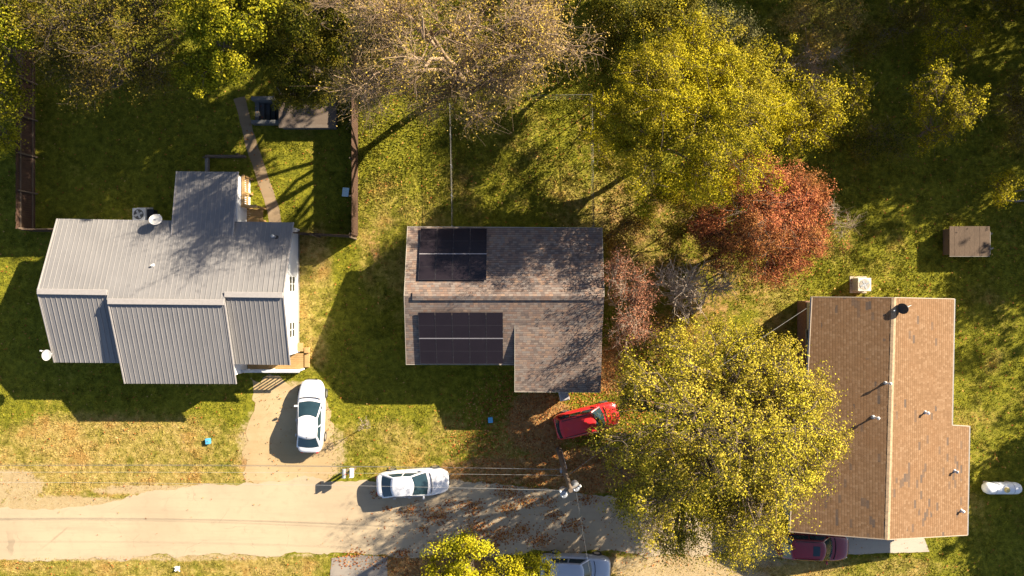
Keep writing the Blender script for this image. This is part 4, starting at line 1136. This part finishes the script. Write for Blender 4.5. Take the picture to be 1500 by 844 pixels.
def bucket(label, px, py, s=.2, h=.3):
    root = thing('bucket', label, 'bucket', (*P(px, py, h)[:2], 0), rz=.1)
    m = MB(); m.box((-s*.85, -s, .0), (s*.85, s, h)); m.build('body', M['blue'], root, bevel=.03)
    m = MB(); m.box((-s*.95, -s*1.1, h+.001), (s*.95, s*1.1, h+.035)); m.build('lid', plain('sky_blue_lid', (.10, .38, .62), .45, var=.15), root, bevel=.015)
    m = MB(); m.tube([(-s*.5, 0, h+.03), (-s*.4, 0, h+.07), (s*.4, 0, h+.07), (s*.5, 0, h+.03)], .012, 6); m.build('handle', M['steel'], root)
bucket('small blue lidded box alone on the dry front lawn', 304.5, 646.5, .17, .18)
bucket('blue bucket in the shadow in front of the solar house', 718.5, 615.5, .16, .3)
m = MB((*P(261, 832)[:2], 0)); o_ = m.o
V = []; F = []
for i in range(6):
    for j in range(6): V.append(o_ + np.array([(i-2.5)*(.05+.012*abs(j-2))+rng.normal(0, .022), (j-2.5)*(.05+.01*(i % 3))+rng.normal(0, .022), .09+rng.uniform(0, .12)]))
for i in range(5):
    for j in range(5): F.append((i*6+j, (i+1)*6+j, (i+1)*6+j+1, i*6+j+1))
m.add(V, F); tag(m.build('paper_litter', M['paper']), 'crumpled white paper on the grass below the road', 'litter')

# bin beside the solar house front
root = thing('trash_bin', 'grey wheeled trash bin in front of the solar house gable', 'trash bin', (*P(826, 579, .9)[:2], 0), rz=.2)
m = MB(); V = [(-.24, -.26, .08), (.24, -.26, .08), (.24, .26, .08), (-.24, .26, .08), (-.3, -.33, 1.0), (.3, -.33, 1.0), (.3, .33, 1.0), (-.3, .33, 1.0)]
m.add(V, [(3, 2, 1, 0), (4, 5, 6, 7), (0, 1, 5, 4), (1, 2, 6, 5), (2, 3, 7, 6), (3, 0, 4, 7)]); m.build('body', M['bin'], root, bevel=.04)
m = MB(); m.add([(-.33, -.36, 1.005), (.33, -.36, 1.005), (.33, .36, 1.005), (-.33, .36, 1.005), (-.26, -.29, 1.1), (.26, -.29, 1.1), (.26, .29, 1.1), (-.26, .29, 1.1)],
      [(3, 2, 1, 0), (4, 5, 6, 7), (0, 1, 5, 4), (1, 2, 6, 5), (2, 3, 7, 6), (3, 0, 4, 7)]); m.build('lid', M['bin'], root, bevel=.03)
for s_ in (-1, 1):
    m = MB(); m.lathe((s_*.28, .3, .12), [(.12, -.03), (.12, .03)], 16, axis=0); m.build('wheel', M['rubber'], root)
m = MB(); m.tube([(-.25, .40, .98), (.25, .40, .98)], .02, 8); m.build('handle', M['black'], root)

# mailboxes
def mailbox(label, px, py, mat, w, h=1.05):
    root = thing('mailbox', label, 'mailbox', (*P(px, py, h+.2)[:2], 0))
    m = MB(); m.box((-.05, -.05, 0), (.05, .05, h)); m.build('post', M['old_wood'], root)
    m = MB(); prof = []
    n = 8; V = []; F = []
    for y in (-.27, .27):
        V += [(-w, y, h), (w, y, h)]; V += [(w*math.cos(math.pi*k/n), y, h+.16+w*math.sin(math.pi*k/n)) for k in range(n+1)]
    k = n+3; F = [tuple(range(k)), tuple(range(2*k-1, k-1, -1))] + [(i, k+i, k+(i+1) % k, (i+1) % k) for i in range(k)]
    m.add(V, F); m.build('box', M[mat], root, bevel=.008)
    m = MB(); m.box((-w*.9, -.29, h+.02), (w*.9, -.272, h+.28)); m.build('door', M[mat], root)
    m = MB(); m.box((w+.003, -.05, h+.1), (w+.02, -.01, h+.36)); m.build('flag', M['lamp_red'], root)
mailbox('dark grey mailbox on a post, left one of the roadside pair', 503.5, 694, 'steel', .11)
mailbox('white mailbox on a post, right one of the roadside pair', 514.5, 693, 'white', .13)

# propane tank
q = P(1472, 717, .9); root = thing('propane_tank', 'white propane tank with rounded ends on the right lawn', 'propane tank', (q[0], q[1], 0))
m = MB(); prof = [(.01, -1.26), (.16, -1.22), (.28, -1.13), (.36, -.98), (.385, -.85), (.385, .85), (.36, .98), (.28, 1.13), (.16, 1.22), (.01, 1.26)]
m.lathe((0, 0, .62), prof, 28, axis=0); m.build('tank', M['tank'], root, True, sharp=60)
m = MB(); m.lathe((.05, 0, .98), [(.17, -.05), (.17, .1), (.12, .16), (.01, .17)], 18); m.build('lid', M['yellow_lid'], root, True, sharp=40)
for x in (-.7, .7):
    m = MB(); m.box((x-.1, -.3, 0), (x+.1, .3, .30)); m.build('foot', M['slab'], root)
m = MB()
for x in (-.55, .6): m.lathe((x, 0, .62), [(.389, -.02), (.389, .02)], 28, axis=0)
m.build('band', M['lightgrey'], root)
# low shed
q = P(1422, 353, 1.0); root = thing('low_shed', 'low wooden hutch with flat weathered brown roof in the shaded yard', 'hutch', (q[0], q[1], 0))
m = MB(); m.box((-1.18, -.85, 0), (1.12, .82, .86)); m.build('wall', M['old_wood'], root)
m = MB()
for k in range(8): m.box((-1.33+.325*k, -.97, .90+rng.uniform(0, .012)), (-1.33+.325*k+.318, .95, .945+rng.uniform(0, .012)))
m.build('roof', M['ply'], root)
m = MB(); m.box((-1.33, -1.01, .84), (1.27, -.975, .95)); m.box((1.275, -.9, .84), (1.31, .6, .95)); m.build('edge_board', M['grey_wood'], root)
m = MB(); m.bar((1.2, -.55, .78), (2.0, -.42, .2), .1, .05); m.bar((1.25, .35, .78), (1.9, .55, .25), .1, .05); m.build('leaning_board', M['grey_wood'], root)
q = P(1490, 292, .6); root = thing('rail_frame', 'grey wooden rail frame at the right edge of the shaded yard', 'wooden frame', (q[0], q[1], 0))
for x, y in ((-.85, -.1), (.3, -.1), (.3, .6)):
    m = MB(); m.box((x-.04, y-.04, 0), (x+.04, y+.04, .8)); m.build('post', M['grey_wood'], root)
m = MB(); m.bar((-.95, -.1, .83), (.4, -.14, .83), .1, .05); m.build('rail', M['grey_wood'], root)
m = MB(); m.bar((.3, -.05, .885), (.34, .75, .885), .1, .05); m.build('rail', M['grey_wood'], root)

# ---------------------------------------------------------- pole and wires
PX, PY = 3.06, -10.62
root = thing('utility_pole', 'tall wooden utility pole with twin grey transformers by the road', 'utility pole', (PX, PY, 0))
m = MB(); m.tube([(0, 0, -.1), (.0, 0, 4.5), (.02, 0, 9.2)], [.17, .15, .12], 12); m.build('pole', M['pole_wood'], root, True, sharp=50)
m = MB(); m.bar((-.55, -.16, 8.7), (.6, .14, 8.7), .1, .12); m.build('crossarm', M['grey_wood'], root)
for x, y in ((-.30, -.36), (.34, -.02)):
    m = MB(); m.lathe((x, y, 7.9), [(.2, 0), (.22, .05), (.22, .72), (.19, .8), (.06, .84), (.05, .95), (.03, 1.0)], 18); tr = m.build('transformer', M['steel'], root, True, sharp=40)
    m = MB(); m.lathe((x+.1, y+.06, 8.7), [(.03, 0), (.05, .05), (.03, .1), (.05, .15), (.02, .22)], 10); m.lathe((x-.1, y-.05, 8.7), [(.03, 0), (.05, .05), (.03, .1), (.05, .15), (.02, .22)], 10)
    m.build('bushing', M['white'], tr, True)
for x, y in ((-.5, -.15), (.55, .13)):
    m = MB(); m.lathe((x, y, 8.76), [(.03, 0), (.06, .05), (.04, .1), (.06, .14), (.02, .2)], 10); m.build('insulator', M['white'], root, True)
m = MB(); m.box((-.26, -.1, 5.0), (-.16, .1, 5.5)); m.build('meter_bracket', M['steel'], root)
m = MB(); m.tube([(.17, .05, .1), (.15, .05, 5)], .03, 6); m.build('conduit', M['lightgrey'], root)

def wire(label, a, b, sag, r_=.015, mat='wire', group=None):
    a = np.asarray(a, float); b = np.asarray(b, float)
    pts = [a+(b-a)*t - np.array([0, 0, 4*sag*t*(1-t)]) for t in np.linspace(0, 1, 25)]
    m = MB(a); m.tube(pts, r_, 5); o = m.build('overhead_wire', M[mat])
    tag(o, label, 'wire', group)
G = 'wires strung west from the utility pole'
wire('thick lowest cable running west from the pole along the lawn edge', (PX-.1, PY, 5.0), (-48, -10.5, 5.2), .7, .012, group=G)
wire('thin cable just above the lowest cable on the pole', (PX-.1, PY+.05, 5.3), (-48, -10.3, 5.5), .8, .007, group=G)
wire('thin middle wire on the pole crossing the white road car nose', (PX-.1, PY, 6.3), (-48, -10.5, 6.6), .6, .006, 'palewire', group=G)
wire('topmost pale wire crossing over the roof of the white road car', (PX-.3, PY-.1, 8.85), (-48, -10.4, 8.9), .9, .006, 'palewire', group=G)
wire('pale service wire from the pole to the tan roofed house corner', (PX+.2, PY+.1, 6.4), (18.75, -.98, 2.55), .5, .013, 'wire')
wire('thin wire from the pole crossing south over the road', (PX+.35, PY-.2, 8.5), (5.6, -23, 7.5), .5, .007)

# --------------------------------------------------------------------- cars
def grid_patch(m, fn, nu, nv, thick=.004):
    V = [fn(i/nu, j/nv) for j in range(nv+1) for i in range(nu+1)]
    F = [(j*(nu+1)+i, j*(nu+1)+i+1, (j+1)*(nu+1)+i+1, (j+1)*(nu+1)+i) for j in range(nv) for i in range(nu)]
    m.add(V, F)

def car(name, label, cat, loc, heading, paint, stations, cab, L, W, rails=False, sunroof=False, van=False, group=None):
    """stations: (x, half width, top z); cab: rear/front x at belt, rear/front x at roof, belt half width, roof half width, belt z front/rear, roof z"""
    root = thing(name, label, cat, loc, heading, group)
    # body
    V = []; F = []
    for x, w, zt_ in stations:
        h = [(0, zt_+.035), (w*.5, zt_+.028), (w*.80, zt_-.0), (w*.94, zt_-.07), (w*.995, zt_-.22), (w, max(.48, zt_-.42)), (w*.97, .34), (w*.86, .22), (0, .2)]
        V += [(x, y, z) for y, z in h] + [(x, -y, z) for y, z in h[-2:0:-1]]
    k = 16
    for i in range(len(stations)-1):
        for j in range(k): F.append((i*k+j, i*k+(j+1) % k, (i+1)*k+(j+1) % k, (i+1)*k+j))
    F.append(tuple(range(k))); F.append(tuple((len(stations)-1)*k+j for j in range(k-1, -1, -1)))
    m = MB(); m.add(V, F); body = m.build('body', M[paint], root, True)
    ss = body.modifiers.new('subsurf', 'SUBSURF'); ss.levels = 2; ss.render_levels = 2
    xr0, xf0, xr1, xf1, wb, wr, zbf, zbr, zro = cab
    cf, cr = .20, .14
    def outline(xr, xf, w, zf_, zr_, s=1.0, n=8):
        pts = []
        for i in range(n+1):
            t = -1+2*i/n; pts.append((xf - cf*t*t*(1 if s == 1 else s), t*w, zf_))
        for i in range(1, 6):
            t = i/6; pts.append((xf-cf+(xr+cr-xf+cf)*t, w*(1+.035*math.sin(math.pi*t)), zf_+(zr_-zf_)*t))
        for i in range(n+1):
            t = 1-2*i/n; pts.append((xr + cr*t*t, t*w, zr_))
        for i in range(1, 6):
            t = i/6; pts.append((xr+cr+(xf-cf-xr-cr)*t, -w*(1+.035*math.sin(math.pi*t)), zr_+(zf_-zr_)*t))
        return pts
    rings = [outline(xr0, xf0, wb, zbf-.10, zbr-.10)]
    rings.append(outline(xr1, xf1, wr, zro-.055, zro-.055))
    for f, dz in ((.94, -.018), (.8, 0), (.5, .02), (.2, .028)):
        cx_ = (xr1+xf1)/2
        rings.append([(cx_+(x-cx_)*f, y*f, zro+dz) for x, y, z in outline(xr1, xf1, wr, zro, zro)])
    V = [p for rg in rings for p in rg]; k = len(rings[0]); F = []
    for i in range(len(rings)-1):
        for j in range(k): F.append((i*k+j, i*k+(j+1) % k, (i+1)*k+(j+1) % k, (i+1)*k+j))
    F.append(tuple((len(rings)-1)*k+j for j in range(k)))
    m = MB(); m.add(V, F); m.build('cabin', M[paint], root, True, sharp=32)
    def lerp(a, b, t): return a+(b-a)*t
    # glass, standing 6 mm proud of the cabin
    def front(u, v, s=.93, v0=.12, v1=.95):
        t = (-1+2*u)*s; v = v0+(v1-v0)*v
        x = lerp(xf0, xf1, v) - cf*t*t; w = lerp(wb, wr, v); z = lerp(zbf-.10, zro-.055, v)
        return (x+.012, t*w, z+.010)
    m = MB(); grid_patch(m, front, 8, 3); m.build('windshield', M['carglass'], root, True)
    def rear(u, v, s=.90, v0=.16, v1=.93):
        t = (-1+2*u)*s; v = v0+(v1-v0)*v
        x = lerp(xr0, xr1, v) + cr*t*t; w = lerp(wb, wr, v); z = lerp(zbr-.10, zro-.055, v)
        return (x-.012, t*w, z+.010)
    m = MB(); grid_patch(m, rear, 8, 3); m.build('rear_window', M['carglass'], root, True)
    splits = [(.06, .46), (.50, .93)] if not van else [(.05, .36), (.39, .66), (.69, .96)]
    for sg in (1, -1):
        for a, b in splits:
            def side(u, v):
                t = a+(b-a)*u; v = .26+.64*v
                xa = lerp(xf0-cf, xf1-cf, v); xb = lerp(xr0+cr, xr1+cr, v)
                w = lerp(wb, wr, v)*(1+.035*math.sin(math.pi*t)); z = lerp(lerp(zbf, zbr, t)-.10, zro-.055, v)
                return (lerp(xa, xb, t), sg*(w+.010), z+.004)
            m = MB(); grid_patch(m, side, 6, 2); m.build('side_window', M['carglass'], root, True)
        # mirror
        m = MB(); x = xf0-.48; y0_ = wb*.98
        m.add([(x-.06, sg*y0_, zbf+.02), (x+.06, sg*y0_, zbf+.02), (x+.05, sg*(y0_+.20), zbf+.05), (x-.07, sg*(y0_+.20), zbf+.05),
               (x-.06, sg*y0_, zbf+.12), (x+.04, sg*y0_, zbf+.12), (x+.03, sg*(y0_+.20), zbf+.16), (x-.07, sg*(y0_+.20), zbf+.16)],
              [(3, 2, 1, 0), (4, 5, 6, 7), (0, 1, 5, 4), (1, 2, 6, 5), (2, 3, 7, 6), (3, 0, 4, 7)])
        m.build('mirror', M[paint], root, bevel=.02)
        xe, we, ze_ = stations[-3][0], stations[-3][1], stations[-3][2]
        m = MB(); m.add([(xe-.10, sg*we*.86, ze_-.015), (xe+.14, sg*we*.66, ze_-.06), (xe+.20, sg*we*.80, ze_-.13), (xe-.05, sg*we*.97, ze_-.10),
                         (xe-.10, sg*we*.84, ze_-.15), (xe+.12, sg*we*.62, ze_-.2), (xe+.16, sg*we*.76, ze_-.22), (xe-.05, sg*we*.9, ze_-.2)],
                        [(0, 1, 2, 3), (7, 6, 5, 4), (0, 4, 5, 1), (1, 5, 6, 2), (2, 6, 7, 3), (3, 7, 4, 0)])
        m.build('headlight', M['lamp_clear'], root, bevel=.015)
        xs, ws, zs = stations[1][0], stations[1][1], stations[1][2]
        m = MB(); m.add([(xs-.05, sg*ws*.72, zs-.03), (xs+.16, sg*ws*.99, zs-.02), (xs+.2, sg*ws*1.06, zs-.12), (xs-.04, sg*ws*.98, zs-.14),
                         (xs-.05, sg*ws*.70, zs-.2), (xs+.12, sg*ws*.9, zs-.2), (xs+.16, sg*ws*1.0, zs-.24), (xs-.03, sg*ws*.94, zs-.24)],
                        [(0, 1, 2, 3), (7, 6, 5, 4), (0, 4, 5, 1), (1, 5, 6, 2), (2, 6, 7, 3), (3, 7, 4, 0)])
        m.build('taillight', M['lamp_red'], root, bevel=.015)
        for x in (-L*.29, L*.305):
            yw = W/2-.10
            m = MB(); V2 = []
            m.lathe((0, 0, 0), [(.2, -.1), (.31, -.1), (.33, -.07), (.33, .07), (.31, .1), (.2, .1)], 24, axis=0)
            m.v = [(b_+x, a_*1.0+sg*yw, c_+.33) for a_, b_, c_ in m.v]
            wh = m.build('wheel', M['rubber'], root, True, sharp=40)
            m = MB(); m.lathe((0, 0, 0), [(.2, -.103), (.2, .103)], 18, axis=0); m.v = [(b_+x, a_+sg*yw, c_+.33) for a_, b_, c_ in m.v]
            m.build('rim', M['alloy'], wh)
        if rails:
            m = MB(); m.tube([(xr1+.25, sg*wr*.88, zro+.0), (xr1+.35, sg*wr*.88, zro+.05), (xf1-.5, sg*wr*.88, zro+.05), (xf1-.4, sg*wr*.88, zro+.0)], .022, 8); m.build('roof_rail', M['black'], root)
        # door seams
        m = MB(); yy = W/2
        xc = (xr0+xf0)/2
        for x in (xf0-.35, xc, ):
            m.bar((x, sg*(yy*.985), .42), (x, sg*(yy*.96), zbr-.12), .012, .02)
        m.build('door_seam', M['black'], root)
        m = MB()
        for x in (xc+.12, xc-.85): m.bar((x, sg*(yy+.004), zbr-.2), (x+.18, sg*(yy+.004), zbr-.2), .03, .03)
        m.build('door_handle', M[paint], root)
    xs, ws, zs = stations[-2]
    m = MB(); m.box((xs-.02, -ws*.55, .42), (xs+.135, ws*.55, .56)); m.build('grille', M['black'], root, bevel=.02)
    # hood seam and wiper line
    xh = stations[-2][0]-.05
    m = MB(); m.tube([(xf0-cf+.18, -wb*.86, zbf+.0), (xf0+.06, -wb*.5, zbf+.022), (xf0+.09, 0, zbf+.03), (xf0+.06, wb*.5, zbf+.022), (xf0-cf+.18, wb*.86, zbf+.0)], .022, 6); m.build('cowl', M['black'], root)
    if sunroof:
        cx_ = xf1-.62
        m = MB(); m.box((cx_-.25, -wr*.5, zro+.012), (cx_+.2, wr*.5, zro+.034)); m.build('sunroof', M['carglass'], root, bevel=.008)
    m = MB(); m.tube([(xr1+.1, 0, zro), (xr1-.02, 0, zro+.09)], .012, 6); m.build('antenna', M['black'], root)
    return root

sedan = [(-2.36, .40, .64), (-2.32, .60, .88), (-2.16, .755, .975), (-1.7, .855, 1.0), (-.7, .895, .97), (.4, .90, .95), (1.1, .885, .92), (1.65, .845, .85), (2.05, .745, .76), (2.28, .58, .67), (2.37, .36, .57)]
scab = (-2.10, 1.20, -1.28, .14, .79, .60, .95, 1.03, 1.44)
suv = [(-2.30, .52, .80), (-2.27, .70, 1.02), (-2.1, .83, 1.08), (-1.5, .90, 1.08), (-.4, .92, 1.07), (.5, .92, 1.06), (1.1, .90, 1.04), (1.6, .88, .99), (2.0, .79, .90), (2.22, .64, .80), (2.30, .44, .66)]
vcab = (-2.24, 1.30, -2.0, .48, .80, .64, 1.05, 1.08, 1.66)
ecab = (-2.24, 1.20, -1.78, .42, .80, .63, 1.05, 1.08, 1.66)
def cpos(px, py): return (*P(px, py, .7)[:2], 0)
car('parked_car', 'white sedan parked nose up on the pale gravel driveway', 'car', cpos(455.0, 610), math.radians(88.5), 'car_white', sedan, scab, 4.72, 1.8)
car('parked_car', 'white sedan parked along the road edge beside the mailboxes', 'car', cpos(604.5, 708), math.radians(3.5), 'car_white', sedan, scab, 4.72, 1.8)
red_van = car('parked_car', 'bright red minivan parked at an angle under the golden tree', 'car', cpos(860, 616), math.radians(14), 'car_red', suv, vcab, 4.6, 1.84, rails=True, van=True)
red_van.scale = (.93, .96, .97)
car('parked_car', 'silver car at the bottom edge beside the lime tree', 'car', cpos(843, 833), math.radians(-2), 'car_silver', suv, (-2.1, 1.15, -1.65, .45, .79, .62, 1.04, 1.08, 1.58), 4.6, 1.84)
car('parked_car', 'maroon sport utility car with sunroof below the tan roofed house', 'car', cpos(1191.5, 799.5), math.radians(-3), 'car_maroon', suv, ecab, 4.6, 1.84, rails=True, sunroof=True)

# ----------------------------------------------------- sky, sun and camera
EL = math.radians(27.0); sd = np.array([.843, .538]); sd /= np.linalg.norm(sd)
W_ = bpy.data.worlds.new('World'); S.world = W_; W_.use_nodes = True
nt = W_.node_tree; sky = nt.nodes.new('ShaderNodeTexSky'); sky.sky_type = 'NISHITA'; sky.sun_disc = False
sky.air_density = .7; sky.sun_elevation = EL; sky.sun_rotation = math.atan2(sd[0], sd[1])
nt.links.new(sky.outputs[0], nt.nodes['Background'].inputs[0]); nt.nodes['Background'].inputs[1].default_value = .058
sl = bpy.data.lights.new('sun', 'SUN'); sl.energy = 5.0; sl.angle = math.radians(.5); sl.color = (1.0, .88, .69)
so = bpy.data.objects.new('sun', sl); COL.objects.link(so)
dv = Vector((sd[0]*math.cos(EL), sd[1]*math.cos(EL), math.sin(EL)))
so.rotation_euler = dv.to_track_quat('Z', 'Y').to_euler(); so.location = dv*80
cam = bpy.data.cameras.new('camera'); cam.lens = 24; cam.sensor_width = 36; cam.clip_end = 2000
co = bpy.data.objects.new('camera', cam); COL.objects.link(co); co.location = (0, 0, H); co.rotation_euler = (0, 0, 0)
S.camera = co
S.view_settings.view_transform = 'Standard'; S.view_settings.look = 'None'; S.view_settings.gamma = 1.0
S.view_settings.exposure = 1.85
S.cycles.max_bounces = 5; S.cycles.diffuse_bounces = 3; S.cycles.transparent_max_bounces = 4
